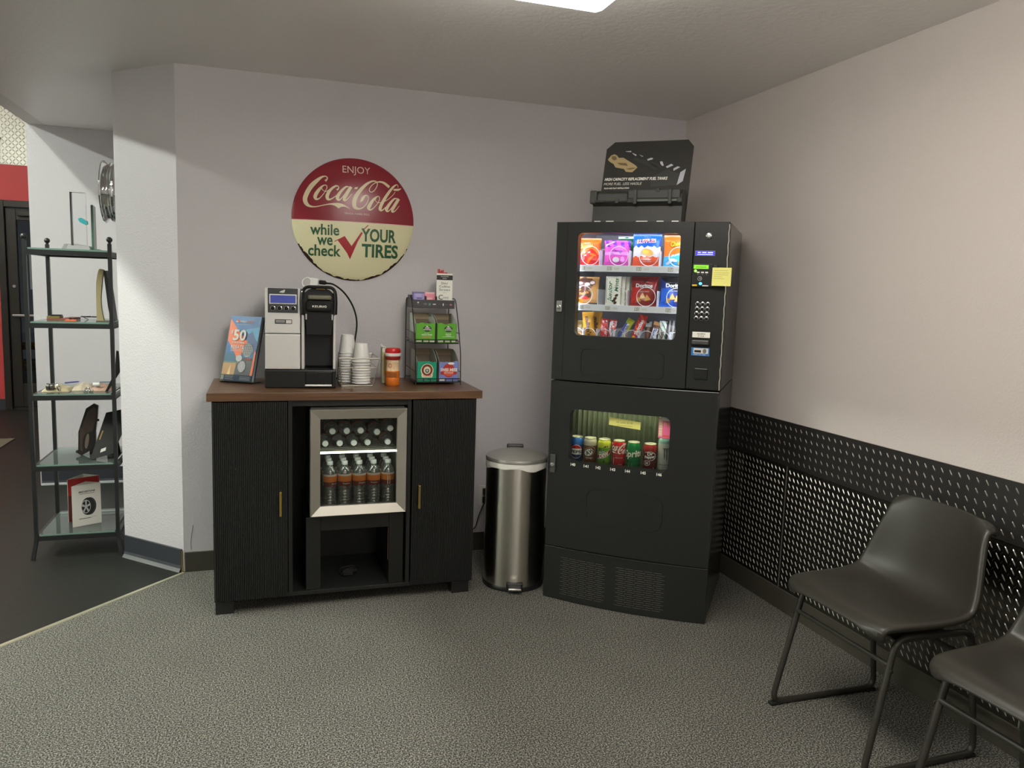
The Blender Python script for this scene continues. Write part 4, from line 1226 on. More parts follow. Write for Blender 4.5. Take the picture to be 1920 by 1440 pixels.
t.text('ENJOY', c[0], c[1], .136, .046, M_SPINK, sfn(), ml=.02)
c = s2uv(520 + 765 / 5.143, 270 + 673 / 5.143); t.text('TRADE MARK REG.', c[0], c[1], .126, .009, M_SPINK, sfn(), ml=.02)
for s, x, y, ww, hh2, bo in (('while', 370, 188, 515, 200, .02), ('we', 372, 398, 275, 145, .02), ('check', 367, 565, 580, 206, .02), ('YOUR', 1355, 312, 655, 243, .03), ('TIRES', 1383, 597, 690, 250, .03)):
    c = cC(x, y); k = .0026 / 9.6
    t.text(s, c[0], c[1], ww * k, hh2 * k, M_SGREEN, sfn(.0014), bold=bo, ml=.02)
t.poly([cC(*p)[:2] for p in [(540, 400), (725, 310), (850, 495), (930, 380), (1030, 235), (1052, 262), (960, 420), (900, 560), (825, 735), (770, 620), (600, 385), (545, 412)]], M_SRED, sfn(.0010), ml=.02)
t.poly([cC(*p)[:2] for p in [(1068, 185), (1145, 115), (1162, 120), (1080, 197)]], M_SRED, sfn(.0010), ml=.02)
t.build('lettering', sg)

# ================================================================== vending machine
VO = Vector((-1.039, -.707, 0)); VR = R_(-38.83)
VM = Matrix.Translation(VO) @ Matrix.Rotation(VR, 4, 'Z')
def vw(x, y, z): return VM @ Vector((x, y, z))
vm = thing('vending_machine', 'tall black snack and drink vending machine in the corner', 'vending machine', VO, VR)
VW, VD, VH = .757, .63, 1.760
M_VLINER = mat('white_liner', (196, 196, 204), .5); M_VTRAY = mat('white_tray', (232, 234, 242), .4)
M_VLDARK = mat('can_bay', (50, 54, 42), .45)
def bow(a): return lambda x: -a * (1 - ((x - VW / 2) / (VW / 2)) ** 2)
def bowed(mb, x0, x1, z0, z1, m, b, thick, hole=None, n=26, y0=0.0):
    xs = [x0 + (x1 - x0) * i / n for i in range(n + 1)]
    if hole:
        xa, xb, za, zb, r = hole
        xs = [x for x in xs if abs(x - xa) > .006 and abs(x - xb) > .006]
        for k in range(7):
            t = R_(90 * k / 6); xs += [xa + r - r * math.cos(t), xb - r + r * math.cos(t)]
        xs = sorted(set(round(x, 6) for x in xs))
        def lim(x):
            if x <= xa + 1e-7 or x >= xb - 1e-7: return ((za + r), (zb - r))
            d = max(xa + r - x, x - (xb - r), 0); q = r - math.sqrt(max(r * r - d * d, 0)); return (za + q, zb - q)
    yf = lambda x: y0 + b(x)
    for a, c in zip(xs[:-1], xs[1:]):
        spans = [(z0, z1, z0, z1)]
        if hole and a >= hole[0] - 1e-6 and c <= hole[1] + 1e-6:
            la, lc = lim(a), lim(c); spans = [(z0, la[0], z0, lc[0]), (la[1], z1, lc[1], z1)]
            for i in (0, 1):   # rim of the window
                mb.add([(a, yf(a), la[i]), (c, yf(c), lc[i]), (c, y0 + thick, lc[i]), (a, y0 + thick, la[i])], [(0, 1, 2, 3)], m)
        for p in spans:
            mb.add([(a, yf(a), p[0]), (c, yf(c), p[2]), (c, yf(c), p[3]), (a, yf(a), p[1])], [(0, 1, 2, 3)], m, True)
            mb.add([(a, y0 + thick, p[0]), (c, y0 + thick, p[2]), (c, y0 + thick, p[3]), (a, y0 + thick, p[1])], [(0, 1, 2, 3)], m)
        for z in (z0, z1): mb.add([(a, yf(a), z), (c, yf(c), z), (c, y0 + thick, z), (a, y0 + thick, z)], [(0, 1, 2, 3)], m)
    for x in (x0, x1): mb.add([(x, yf(x), z0), (x, yf(x), z1), (x, y0 + thick, z1), (x, y0 + thick, z0)], [(0, 1, 2, 3)], m)
    if hole:
        for x in (hole[0], hole[1]):
            mb.add([(x, yf(x), hole[2] + hole[4]), (x, yf(x), hole[3] - hole[4]), (x, y0 + thick, hole[3] - hole[4]), (x, y0 + thick, hole[2] + hole[4])], [(0, 1, 2, 3)], m)
    return mb
# cabinets
def shell(z0, z1, liner, name, lx0, lx1, lz0, lz1, ld):
    b = MB(); t = .012
    b.box(0, t, .045, VD, z0, z1, M_VENDSIDE, .001); b.box(VW - t, VW, .045, VD, z0, z1, M_VENDSIDE, .001)
    b.box(t, VW - t, VD - t, VD, z0, z1, M_VENDSIDE); b.box(t, VW - t, .045, VD - t, z1 - t, z1, M_VENDSIDE); b.box(t, VW - t, .045, VD - t, z0, z0 + t, M_VENDSIDE)
    c = b.build(name, vm)
    l = MB()
    l.box(lx0 - .004, lx0, .046, ld, lz0, lz1, liner); l.box(lx1, lx1 + .004, .046, ld, lz0, lz1, liner)
    l.box(lx0 - .004, lx1 + .004, ld, ld + .004, lz0, lz1, liner); l.box(lx0, lx1, .046, ld, lz1, lz1 + .004, liner); l.box(lx0, lx1, .046, ld, lz0 - .004, lz0, liner)
    l.build('liner', c, label='inner lining behind the window')
    return c
up = shell(1.046, VH, M_VLINER, 'snack_cabinet', .045, .600, 1.19, 1.742, .52)
lo = shell(.002, 1.042, M_VLDARK, 'drink_cabinet', .075, .580, .640, .952, .185)
HU = (.103, .557, 1.255, 1.712, .022); HLW = (.101, .560, .667, .917, .030)
d = MB(); bowed(d, .0, .611, 1.048, VH, M_VEND, bow(.014), .044, HU)
d.prism([(.049, 1.05), (.052, 1.05), (.052, 1.757), (.049, 1.757)], 0, .0012, mat('groove', (14, 14, 14), .6), lambda u, v, q_: Vector((u, bow(.014)(u) - .0004 - q_, v)))
ud = d.build('snack_door', vm)
g = MB(); g.box(HU[0] - .006, HU[1] + .006, .030, .034, HU[2] - .006, HU[3] + .006, M_GLASS); g.build('window_pane', ud)
fl = MB(); bx = bow(.014)
def rim(mb, x0, x1, z0, z1, r, b, rad, m, part=None):
    pts = [(p[0], b(p[0]) - .0006, p[1]) for p in rrect(x0, x1, z0, z1, r, 6)]
    mb.tube(pts, rad, m, 6, closed=True)
rim(fl, .140, .515, 1.082, 1.195, .02, bx, .0022, M_VEND); fl.build('delivery_flap', ud)
d = MB(); bowed(d, .0, VW, .258, 1.040, M_VEND, bow(.022), .044, HLW)
M_EDGE = mat('rounded_edge', (44, 45, 42), .22)
def edge_(mb, b, z, x0, x1): mb.tube([(x0 + (x1 - x0) * i / 24, b(x0 + (x1 - x0) * i / 24) + .0012, z) for i in range(25)], .0026, M_EDGE, 8)
edge_(d, bow(.022), 1.0385, .002, VW - .002)
for x in (.002, VW - .002): d.tube([(x, .0012, .262), (x, .0012, 1.037)], .0026, M_EDGE, 8)
ld = d.build('drink_door', vm)
g = MB(); g.box(HLW[0] - .006, HLW[1] + .006, .028, .032, HLW[2] - .006, HLW[3] + .006, M_GLASS); g.build('window_pane', ld)
b2 = bow(.022)
fl = MB(); rim(fl, .196, .545, .396, .56, .045, b2, .0024, M_VEND); fl.build('delivery_flap', ld)
nb = MB()
for i, x in enumerate((.125, .1885, .2467, .3147, .3824, .4533, .5235)):
    nb.text(str(140 + i), x, .6585, .023, .0135, M_PAPER, lambda u, v: Vector((u, b2(u) - .0006, v)), bold=.03)
nb.build('selection_number', ld, label='white selection numbers 140 to 146')
def latch(x, z0, z1, par, m, b):
    l = MB(); l.box(x - .013, x + .013, b(x) - .010, b(x) + .006, z0, z1, m, .003)
    l.M = Matrix.Translation((x, b(x) - .010, (z0 + z1) / 2 - .004)) @ Matrix.Rotation(R_(90), 4, 'X')
    l.lathe([(.010, 0), (.010, .004), (.008, .005), (.001, .005)], M_CHROME, 18); l.build('lock', par)
latch(.027, 1.358, 1.408, ud, mat('latch_steel', (168, 168, 166), .35, .8), bx); latch(.026, .608, .696, ld, mat('latch_grey', (98, 100, 94), .4, .6), b2)
# kick grille
k = MB(); b3 = bow(.034); bowed(k, .0, VW, .002, .254, M_VEND, b3, .044); edge_(k, b3, .2525, .002, VW - .002); kg = k.build('kick_grille', vm)
M_SLOT = mat('slot_black', (10, 10, 10), .6); M_SLOTL = mat('slot_edge', (116, 116, 108), .35)
for a, c in ((.085, .322), (.355, .600)):
    sl = MB()
    for r in range(19):
        z = .034 + r * .0098
        off = .012 if r % 2 else 0
        x = a + off
        while x + .036 < c:
            fz = lambda u, v: Vector((u, b3(u) - .0006, v))
            sl.poly([(x, z), (x + .036, z), (x + .036, z + .0046), (x, z + .0046)], M_SLOT, fz)
            fz2 = lambda u, v: Vector((u, b3(u) - .0009, v))
            sl.poly([(x, z - .0008), (x + .036, z - .0008), (x + .036, z + .0008), (x, z + .0008)], M_SLOTL, fz2)
            x += .043
    sl.build('vent_grille', kg)
# control panel
c = MB(); c.box(.613, VW, -.004, .044, 1.048, VH, M_VEND, .003); cp = c.build('control_panel', vm)
c = MB(); pts = [(VW - .001, -.0046, 1.05 + .7 * i / 40) for i in range(41)]
c.tube([(VW - .001 - .0012 * (i % 3), p[1], p[2]) for i, p in enumerate(pts)], .0022, M_STEEL, 5); c.build('worn_edge', cp, label='worn pale metal edge')
FY = -.004
def cyl(mb, x, z, prof, m, n=20):
    mb.M = Matrix.Translation((x, FY, z)) @ Matrix.Rotation(R_(90), 4, 'X'); mb.lathe(prof, m, n); mb.M = None
c = MB(); cyl(c, .674, 1.702, [(.013, 0), (.013, .005), (.010, .007), (.001, .007)], M_CHROME); cyl(c, .674, 1.702, [(.006, .007), (.006, .010), (.001, .010)], M_SILVER); c.build('key_lock', cp)
c = MB(); c.poly(rrect(.628, .6325, 1.685, 1.715, .002), M_INK, lambda u, v: Vector((u, FY - .0005, v))); c.prism(rrect(.623, .638, 1.665, 1.722, .006), -.002, 0, M_VEND, lambda u, v, d: Vector((u, FY + d, v))); c.build('coin_slot', cp)
M_LCDB = mat('display_blue', (40, 30, 200), .3, emit=(40, 36, 230), es=1.3); M_LCDT = mat('display_text', (200, 210, 255), .3, emit=(190, 200, 255), es=1.0)
c = MB(); c.box(.620, .704, FY - .003, FY + .002, 1.617, 1.640, M_DARK, .001); c.box(.6235, .7005, FY - .0042, FY, 1.620, 1.637, M_LCDB)
ft_ = lambda u, v: Vector((u, FY - .0048, v))
for a, e in ((.632, .645), (.65, .668), (.673, .695)): c.poly([(a, 1.630), (e, 1.630), (e, 1.6335), (a, 1.6335)], M_LCDT, ft_)
c.poly([(.63, 1.6225), (.695, 1.6225), (.695, 1.625), (.63, 1.625)], M_LCDT, ft_); c.build('display', cp, label='blue lit display')
c = MB(); c.box(.614, .700, FY - .016, FY, 1.487, 1.584, M_BLACKP, .003); c.box(.700, .722, FY - .030, FY, 1.495, 1.580, M_BLACKP, .004)
rd = c.build('card_reader', cp)
fr2 = lambda e=.0165: (lambda u, v: Vector((u, FY - e, v)))
c = MB(); c.poly([(.620, 1.563), (.682, 1.563), (.682, 1.579), (.620, 1.579)], mat('display_green', (110, 170, 50), .3, emit=(110, 180, 40), es=.8), fr2())
c.poly([(.63, 1.569), (.672, 1.569), (.672, 1.571), (.63, 1.571)], mat('display_green_dark', (40, 70, 20), .4), fr2(.017))
c.poly(ellipse(.6285, 1.554, .006, .006, 14), mat('led_lime', (150, 210, 90), .3, emit=(150, 230, 80), es=.8), fr2())
for x in (.640, .658, .675): c.poly(rrect(x - .006, x + .006, 1.545, 1.551, .001), M_PAPER, fr2(.017)); c.poly(rrect(x - .003, x + .003, 1.538, 1.541, .001), M_GREYINK, fr2(.017))
c.poly(ellipse(.648, 1.522, .009, .009, 18), M_OFFW, fr2()); c.poly(ellipse(.648, 1.522, .0078, .0078, 18), M_INK, fr2(.017)); c.text('))', .649, 1.522, .007, .008, M_OFFW, fr2(.0174))
c.poly([(.618, 1.490), (.638, 1.490), (.638, 1.497), (.618, 1.497)], mat('tag_yellow', (226, 182, 40), .4), fr2())
c.poly(ellipse(.652, 1.501, .007, .006, 14), mat('logo_cyan_glow', (80, 180, 240), .3, emit=(80, 180, 255), es=1.2), fr2()); c.poly([(.66, 1.490), (.685, 1.490), (.685, 1.495), (.66, 1.495)], M_OFFW, fr2())  # the blue logo is no lamp, its glow is added
c.build('screen', rd)
for r in range(4):
    for q in range(3):
        c = MB(); cyl(c, .6435 + q * .0215 - .0008 * r, 1.4155 - r * .0205, [(.0088, 0), (.0088, .003), (.0072, .0036)], M_CHROME, 16); cyl(c, .6435 + q * .0215 - .0008 * r, 1.4155 - r * .0205, [(.0072, .0030), (.004, .0048), (.0005, .005)], M_BLACKG, 14)
        c.build('key', cp)
c = MB(); c.prism(rrect(.629, .7, 1.339, 1.430, .004), -.0015, 0, M_VEND, lambda u, v, d: Vector((u, FY + d, v))); c.build('keypad_plate', cp)
c = MB(); c.box(.626, .706, FY - .006, FY, 1.238, 1.298, M_BLACKP, .003); c.box(.630, .702, FY - .022, FY - .004, 1.243, 1.262, mat('bill_slot', (70, 70, 68), .4), .004)
ba = c.build('bill_acceptor', cp)
c = MB(); c.box(.630, .704, FY - .0075, FY - .005, 1.272, 1.296, M_PAPER, .001); f4 = lambda u, v: Vector((u, FY - .0082, v))
c.text('ACCEPTS', .667, 1.288, .034, .005, M_INK, f4, bold=.02); c.text('$1 & $5', .667, 1.279, .026, .005, M_INK, f4, bold=.02); c.build('accepts_label', ba, label='white label')
c = MB(); f5 = lambda e: (lambda u, v: Vector((u, FY - e, v)))
c.box(.629, .705, FY - .001, FY, 1.194, 1.229, mat('label_blue', (50, 120, 190), .4)); c.poly([(.638, 1.204), (.70, 1.204), (.70, 1.227), (.638, 1.227)], M_OFFW, f5(.0016)); c.poly([(.642, 1.208), (.67, 1.208), (.67, 1.218), (.642, 1.218)], M_INK, f5(.002)); c.poly(ellipse(.685, 1.215, .008, .010, 14), M_GREYINK, f5(.002))
c.text('INSERT BILL HERE', .665, 1.199, .05, .004, M_PAPER, f5(.002)); c.build('bill_label', cp, label='blue and white label')
c = MB(); c.box(.646, .703, FY - .003, FY, 1.092, 1.140, M_BLACKP, .003); c.build('coin_return', cp)
# lamps inside
M_SNL = mat('snack_lamp', (255, 255, 255), .4, emit=(238, 242, 255), es=SNACK_LIGHT); M_CNL = mat('can_lamp', (255, 255, 230), .4, emit=(250, 255, 210), es=CAN_LIGHT)
for pa, pb in (((.07, .041, 1.728), (.59, .041, 1.728)), ((.082, .041, 1.20), (.082, .041, 1.72)), ((.580, .041, 1.20), (.580, .041, 1.72))):
    q = MB(); q.tube([pa, pb], .006, M_SNL, 10); q.build('lamp_tube', up)
q = MB(); q.tube([(.09, .042, .935), (.57, .042, .935)], .008, M_CNL, 10); q.build('lamp_tube', lo)
# ribbed curtain behind the cans
q = MB(); N = 60
q.grid(lambda u, v: Vector((.08 + .495 * u, .170 + .006 * math.cos(2 * PI * 20 * u), .642 + .305 * v)), 160, 1, M_VLDARK); q.build('ribbed_back', lo)
q = MB(); q.box(.076, .579, .047, .168, .640, .6505, M_BLACKP); q.build('can_ledge', lo)
# trays, dividers, coils
def tray(z, lip, nums, xn, pitch_x, cx, zc, r, name, coil_r):
    t = MB(); t.box(.046, .599, .060, .50, z - .004, z, M_VTRAY)
    t.box(.046, .599, .052, .057, z - .026, z + .003, M_VTRAY, .001)
    tr = t.build('tray', up)
    for x in pitch_x:
        dv = MB(); dv.box(x - .0012, x + .0012, .075, .46, z, z + .072, M_VTRAY); dv.build('divider', tr)
    for x in cx:
        c = MB(); P = []
        for turn in range(3):
            y = .074 + turn * .11
            for k in range(21):
                a = -PI / 2 + 2 * PI * k / 20; P.append((x + r * math.cos(a), y + .004 * k / 20, zc + r * math.sin(a)))
        P = [p for p in P if .048 < p[0] < .597]
        c.tube(P, coil_r, M_VTRAY, 5); c.build('coil', tr)
    tg_ = MB(); f = lambda e: (lambda u, v: Vector((u, .052 - e, v)))
    for s_, x in zip(nums, xn):
        tg_.poly([(x - .011, z - .0185), (x + .011, z - .0185), (x + .011, z - .0035), (x - .011, z - .0035)], M_INK, f(.0006)); tg_.poly([(x - .0098, z - .0173), (x + .0098, z - .0173), (x + .0098, z - .0047), (x - .0098, z - .0047)], M_PAPER, f(.0009))
        tg_.text(s_, x, z - .011, .014, .0095, M_INK, f(.0013), bold=.02)
        tg_.poly(rrect(x + .022, x + .045, z - .016, z - .007, .002), M_OFFW, f(.0006))
    if nums: tg_.build('number_tag', tr)
    return tr
ZA, ZB, ZC = 1.5705, 1.393, 1.213
tray(ZA, 0, ('111', '113', '115', '117'), (.113, .238, .371, .511), (.183, .319, .455), (.1402, .2715, .408, .5392), ZA + .046, .0425, 'a', .0017)
tray(ZB, 0, ('121', '123', '125', '127'), (.113, .238, .371, .511), (.183, .319, .455), (.1151, .2766, .4047, .5384), ZB + .0445, .0425, 'b', .0017)
tray(ZC, 0, (), (), (.120, .185, .252, .317, .382, .452, .517), (.091, .1498, .2198, .2854, .3467, .4172, .4874, .5449), ZC + .040, .0325, 'c', .0014)

# ---- snacks
def vthing(name, label, cat, x, y, z, group, rz=0.0, rx=0.0, ry=0.0):
    o = thing(name, label, cat, group=group)
    o.matrix_basis = VM @ Matrix.Translation((x, y, z)) @ Matrix.Rotation(rz, 4, 'Z') @ Matrix.Rotation(ry, 4, 'Y') @ Matrix.Rotation(rx, 4, 'X')
    return o
def bag(t, w, h, th, design, back, deco=None, seed=0, nu=52, nv=66, part='bag'):
    """crimped pillow bag, front facing local -y; design(u in -.5...5, v in 0..1) -> material"""
    rr = random.Random(seed); ph = [rr.uniform(0, 6) for _ in range(6)]
    def depth(u, v):
        a = max(0.0, 1 - abs(2 * u / w) ** 2.6); b = max(0.0, min(1, (v / h - .035) / .16)) * max(0.0, min(1, (.955 - v / h) / .17))
        b = b * b * (3 - 2 * b)
        wr = .0016 * math.sin(70 * u + ph[0] + 40 * v) + .0016 * math.sin(55 * v + ph[1] - 60 * u)
        return th / 2 * (a ** .55) * b + wr * a * (.4 + b)
    def wid(v):
        q = v / h; return 1.0 - .045 * math.sin(PI * min(max(q, 0), 1)) 
    m = MB()
    fr = lambda e=.0: (lambda u, v: Vector((u * wid(v), -depth(u, v) - (e + .0018 if e else 0), v)))
    m.grid(lambda a, b: fr()((a - .5) * w, b * h), nu, nv, lambda a, b: design(a - .5, b))
    m.grid(lambda a, b: Vector(((a - .5) * w * wid(b * h), max(depth((a - .5) * w, b * h), 0) + .0006, b * h)), 14, 18, back)
    if deco: deco(m, fr)
    return m.build(part, t)
C = lambda n, c, r=.28: mat(n, c, r)
sO = C('foil_orange', (238, 112, 30)); sR = C('foil_red', (206, 34, 34)); sY = C('foil_yellow', (240, 196, 50)); sP = C('foil_pink', (226, 84, 190)); sPu = C('foil_purple', (120, 50, 180)); sLp = C('foil_lilac', (226, 150, 226))
sB = C('foil_blue', (24, 96, 206)); sW = C('foil_white', (236, 238, 244)); sOr2 = C('foil_coral', (232, 92, 50)); sG = C('foil_green', (36, 140, 84)); sDb = C('foil_deep_blue', (30, 58, 150)); sBl = C('foil_black', (28, 26, 30)); sDr = C('foil_dark_red', (136, 26, 28))
sTan = C('foil_tan', (196, 146, 84)); sBr = C('foil_brown', (96, 56, 40)); sCy = C('foil_cyan', (70, 176, 226)); sGo = C('foil_gold', (206, 150, 30)); sLime = C('foil_lime', (190, 196, 44)); sChip = C('foil_chip', (222, 168, 84))
GT, GM, GB = 'snack bags on the top shelf of the vending machine', 'snacks on the middle shelf of the vending machine', 'candy bars on the bottom shelf of the vending machine'
t = vthing('snack_bag', 'orange and red snack bag at the left of the top shelf', 'snack bag', .112, .128, ZA + .001, GT, R_(4), R_(-5))
def des(u, v): return sR if v < .48 + .12 * math.sin(9 * u) else sO
def dc(m, f):
    m.text('Cheetos', -.006, .088, .076, .023, sBl, f(.0008), shear=.2, bold=.09, rot=R_(8), ml=.008); m.text('Cheetos', -.006, .088, .072, .020, sY, f(.0016), shear=.2, bold=.03, rot=R_(8), ml=.008)
    m.text('Crunchy', .0, .103, .028, .006, sW, f(.0012), rot=R_(8))
    for x, z in ((-.03, .05), (-.012, .058), (-.04, .035), (-.005, .045), (.012, .06)): m.poly(ellipse(x, z, .006, .0028, 8, .4), sW, f(.0012))
    for x, z, a in ((.02, .035, .6), (.03, .05, -.3), (.012, .022, .9)): m.poly(ellipse(x, z, .017, .005, 12, a), sO, f(.0014), ml=.008)
bag(t, .122, .128, .048, des, sO, dc, 1)
t = vthing('snack_bag', 'pink and purple candy bag on the top shelf', 'snack bag', .252, .126, ZA + .001, GT, R_(3), R_(-4))
def des(u, v):
    if v > .72 and int((u + .5) * 7 + v * 3) % 2: return sPu
    if v < .42 and u < .1: return sP
    if .42 < v < .55: return sLp
    return sP
def dc(m, f):
    m.text('Candy', .006, .068, .052, .014, sPu, f(.0016), shear=.25, bold=.03, rot=R_(-8), ml=.008); m.text('Clusters', .002, .050, .050, .007, sPu, f(.0016), shear=.2, rot=R_(-8), ml=.008)
    m.poly(ellipse(.0, .028, .016, .012, 14), sW, f(.0012), ml=.008); m.poly(ellipse(.03, .03, .010, .014, 12), sLp, f(.0012), ml=.008)
    m.poly([(-.056, .085), (-.05, .098), (-.01, .113), (-.02, .113)], sW, f(.0012), ml=.01)
bag(t, .122, .118, .044, des, sP, dc, 2)
t = vthing('snack_bag', 'dark green snack bag standing behind the pink bag', 'snack bag', .292, .205, ZA + .001, GT, R_(-3), R_(-4))
bag(t, .118, .142, .040, lambda u, v: sW if v > .93 else sG, sG, None, 3)
t = vthing('snack_bag', 'blue white and orange ridged chip bag on the top shelf', 'snack bag', .388, .122, ZA + .001, GT, R_(2), R_(-4))
def des(u, v): return sOr2 if v < .30 + .02 * math.sin(30 * u) else (sW if v < .60 + .03 * math.sin(28 * u) else sB)
def dc(m, f):
    m.text('RUFFLES', .0, .113, .086, .019, sW, f(.0018), bold=.05, rot=R_(4), ml=.008); m.text('RUFFLES', .0, .113, .080, .014, sR, f(.0024), bold=.01, rot=R_(4), ml=.008)
    m.text('Original', .0, .133, .03, .005, sW, f(.0014)); m.poly(ellipse(.006, .064, .030, .015, 20, -.2), sChip, f(.0014), ml=.008); m.poly(ellipse(.0, .066, .016, .007, 14, -.2), sY, f(.0018), ml=.008)
    m.text('Cheddar', .004, .032, .045, .008, sW, f(.0014), bold=.02); m.text('& SOUR CREAM', .004, .022, .045, .005, sW, f(.0014))
bag(t, .128, .146, .050, des, sB, dc, 4)
t = vthing('snack_bag', 'orange and light blue puffed snack bag at the right of the top shelf', 'snack bag', .523, .124, ZA + .001, GT, R_(2), R_(-4))
def des(u, v): return sCy if v < .34 + .3 * max(0, (u + .2)) else sO
def dc(m, f):
    m.text('Cheetos', .008, .104, .078, .025, sBl, f(.0008), shear=.2, bold=.09, rot=R_(8), ml=.008); m.text('Cheetos', .008, .104, .074, .022, sY, f(.0016), shear=.2, bold=.03, rot=R_(8), ml=.008); m.text('PUFFS', .0, .052, .04, .009, sW, f(.0014), bold=.02, rot=R_(10))
    for x, z, a in ((-.03, .02, .5), (-.01, .03, -.2), (.02, .025, .9), (.034, .045, .2)): m.poly(ellipse(x, z, .017, .006, 12, a), sW if x < 0 else sY, f(.0014), ml=.008)
bag(t, .120, .142, .046, des, sO, dc, 5)

t = vthing('snack_bag', 'tan and brown gummy candy bag at the left of the middle shelf', 'snack bag', .112, .126, ZB + .001, GM, R_(3), R_(-4))
def des(u, v): return sBr if (u * u * 7 + (v - .75) ** 2 * 9 < .62 and v > .5) else (sGo if v < .3 and u < -.1 else (sBl if v < .06 else sTan))
def dc(m, f):
    for x, z, a, b2_ in ((-.028, .096, .020, .010), (.010, .092, .016, .011), (.034, .100, .014, .012), (-.03, .078, .014, .009)): m.poly(ellipse(x, z, a, b2_, 16), sBr, f(.0012), ml=.008); m.poly(ellipse(x, z, a * .8, b2_ * .7, 16), C('foil_mauve', (206, 186, 200)), f(.0016), ml=.008)
    m.poly(ellipse(-.004, .045, .034, .022, 20), sBr, f(.0012), ml=.008); m.text('Peachie', -.004, .052, .046, .014, sTan, f(.0018), bold=.03, rot=R_(12), ml=.008); m.poly(ellipse(.0, .028, .02, .006, 14), sR, f(.0016), ml=.008)
bag(t, .124, .128, .040, des, sTan, dc, 6)
def mints(i):
    t = vthing('candy_box', 'x', 'candy box', .248 + .014 * i, .098 + i * .026, ZB + .001, GM, R_(-7))
    t['label'] = ['white and green mint candy box at the front of the middle shelf', 'white mint candy box second in its row', 'white mint candy box third in its row', 'white mint candy box at the back of its row'][i]
    b = MB(); b.box(-.036, .036, 0, .020, 0, .132, M_PAPER, .001)
    f = lambda e=.0005: (lambda u, v: Vector((u, -e, v)))
    if i == 0:
        gr = C('mint_green', (24, 120, 70)); bc = C('mint_brown', (70, 46, 38))
        b.text('Junior', -.012, .062, .098, .026, gr, f(), shear=.3, bold=.02, rot=R_(90)); b.text('Mints', .016, .093, .062, .018, gr, f(), shear=.3, bold=.02, rot=R_(90))
        for x, z in ((.012, .032), (.006, .022), (.012, .012), (.018, .046)): b.poly(ellipse(x, z, .009, .006, 14, .5), bc, f(.0009))
        b.poly([(-.032, .01), (-.030, .01), (-.030, .122), (-.032, .122)], M_GREYINK, f())
    b.build('carton', t)
for i in range(4): mints(i)
t = vthing('snack_bag', 'red tortilla chip bag on the middle shelf', 'snack bag', .386, .124, ZB + .001, GM, R_(2), R_(-4))
def chips(m, f, base):
    for pts in ([(-.02, .03), (.012, .036), (-.004, .062)], [(.006, .022), (.036, .03), (.016, .054)], [(-.034, .018), (-.008, .02), (-.024, .044)]): m.poly(pts, sChip, f(.0014), ml=.008)
def des(u, v): return sDr if v > .62 else (sR if u < -.18 and v > .1 else sDr if u > .25 else C('foil_rust', (168, 44, 34)))
def dc(m, f): m.text('Doritos', .002, .092, .078, .018, sW, f(.0016), bold=.04, ml=.008); m.text('NACHO CHEESE', .002, .066, .05, .006, sW, f(.0014)); chips(m, f, sDr); m.poly([(-.005, .112), (.018, .124), (.004, .103)], sBl, f(.0014), ml=.01)
bag(t, .124, .136, .046, des, sDr, dc, 7)
t = vthing('snack_bag', 'blue tortilla chip bag at the right of the middle shelf', 'snack bag', .520, .124, ZB + .001, GM, R_(2), R_(-4))
def des(u, v): return sBl if (v > .55 and abs(u - .05) < (v - .5) * 1.2) else (sB if u < 0 and v < .6 else sDb)
def dc(m, f): m.text('Doritos', .004, .096, .080, .018, sW, f(.0016), bold=.04, ml=.008); m.text('COOL RANCH', .002, .072, .046, .006, sW, f(.0014)); chips(m, f, sDb); m.poly([(.03, .12), (.042, .104), (.026, .106)], sW, f(.0014), ml=.01)
bag(t, .124, .138, .046, des, sDb, dc, 8)
# bottom shelf: bars
def bar(lab, x, y, w, h, th, ry, design, back, deco, seed, rx=R_(-8)):
    t = vthing('candy_bar', lab, 'candy bar', x, y, ZC + .0012, GB, R_(3), rx, ry)
    bag(t, w, h, th, design, back, deco, seed, 26, 50, 'wrapper'); return t
def dmm(m, f): m.text("m&m's", .002, .078, .095, .022, sBr, f(.0014), bold=.05, rot=R_(-84), ml=.008)
bar('olive and brown candy bag at the left of the bottom shelf', .092, .122, .052, .105, .022, R_(-2), lambda u, v: sBr if v < .5 else C('foil_olive', (110, 92, 44)), sBr, lambda m, f: (m.poly(ellipse(0, .035, .013, .013, 16), sGo, f(.0014), ml=.008), m.poly(ellipse(0, .035, .009, .009, 14), sBr, f(.0018), ml=.008)), 11)
bar('yellow peanut candy pack with a brown name at the front of the bottom shelf', .140, .118, .056, .148, .022, R_(-6), lambda u, v: sGo, sGo, dmm, 12)
bar('yellow peanut candy pack behind the front yellow pack', .168, .150, .056, .146, .020, R_(-4), lambda u, v: sGo, sGo, dmm, 13)
def stripes(u, v): return sR if int((v * 9 + u * 2)) % 3 == 0 else (sW if int((u + .5) * 5) % 2 else C('foil_rose', (236, 120, 130)))
def dkk(m, f): m.text('KitKat', .0, .07, .075, .020, sR, f(.0014), shear=.2, bold=.03, rot=R_(80), ml=.008)
bar('red and white wafer bar, left one of the pair on the bottom shelf', .205, .120, .034, .118, .014, R_(2), stripes, sR, dkk, 14)
bar('red and white wafer bar, right one of the pair on the bottom shelf', .243, .124, .034, .116, .014, R_(3), lambda u, v: sR if v > .93 or int((v * 8 - u * 2)) % 4 == 0 else sW, sR, dkk, 15)
bar('yellow and blue striped bar leaning right on the bottom shelf', .272, .124, .034, .135, .014, R_(27), lambda u, v: sLime if v > .8 or u > .1 else (sW if u > -.2 else C('foil_indigo', (70, 84, 190))), sLime, lambda m, f: m.text('Airheads', -.004, .068, .07, .013, sDb, f(.0014), bold=.02, rot=R_(82), ml=.008), 16)
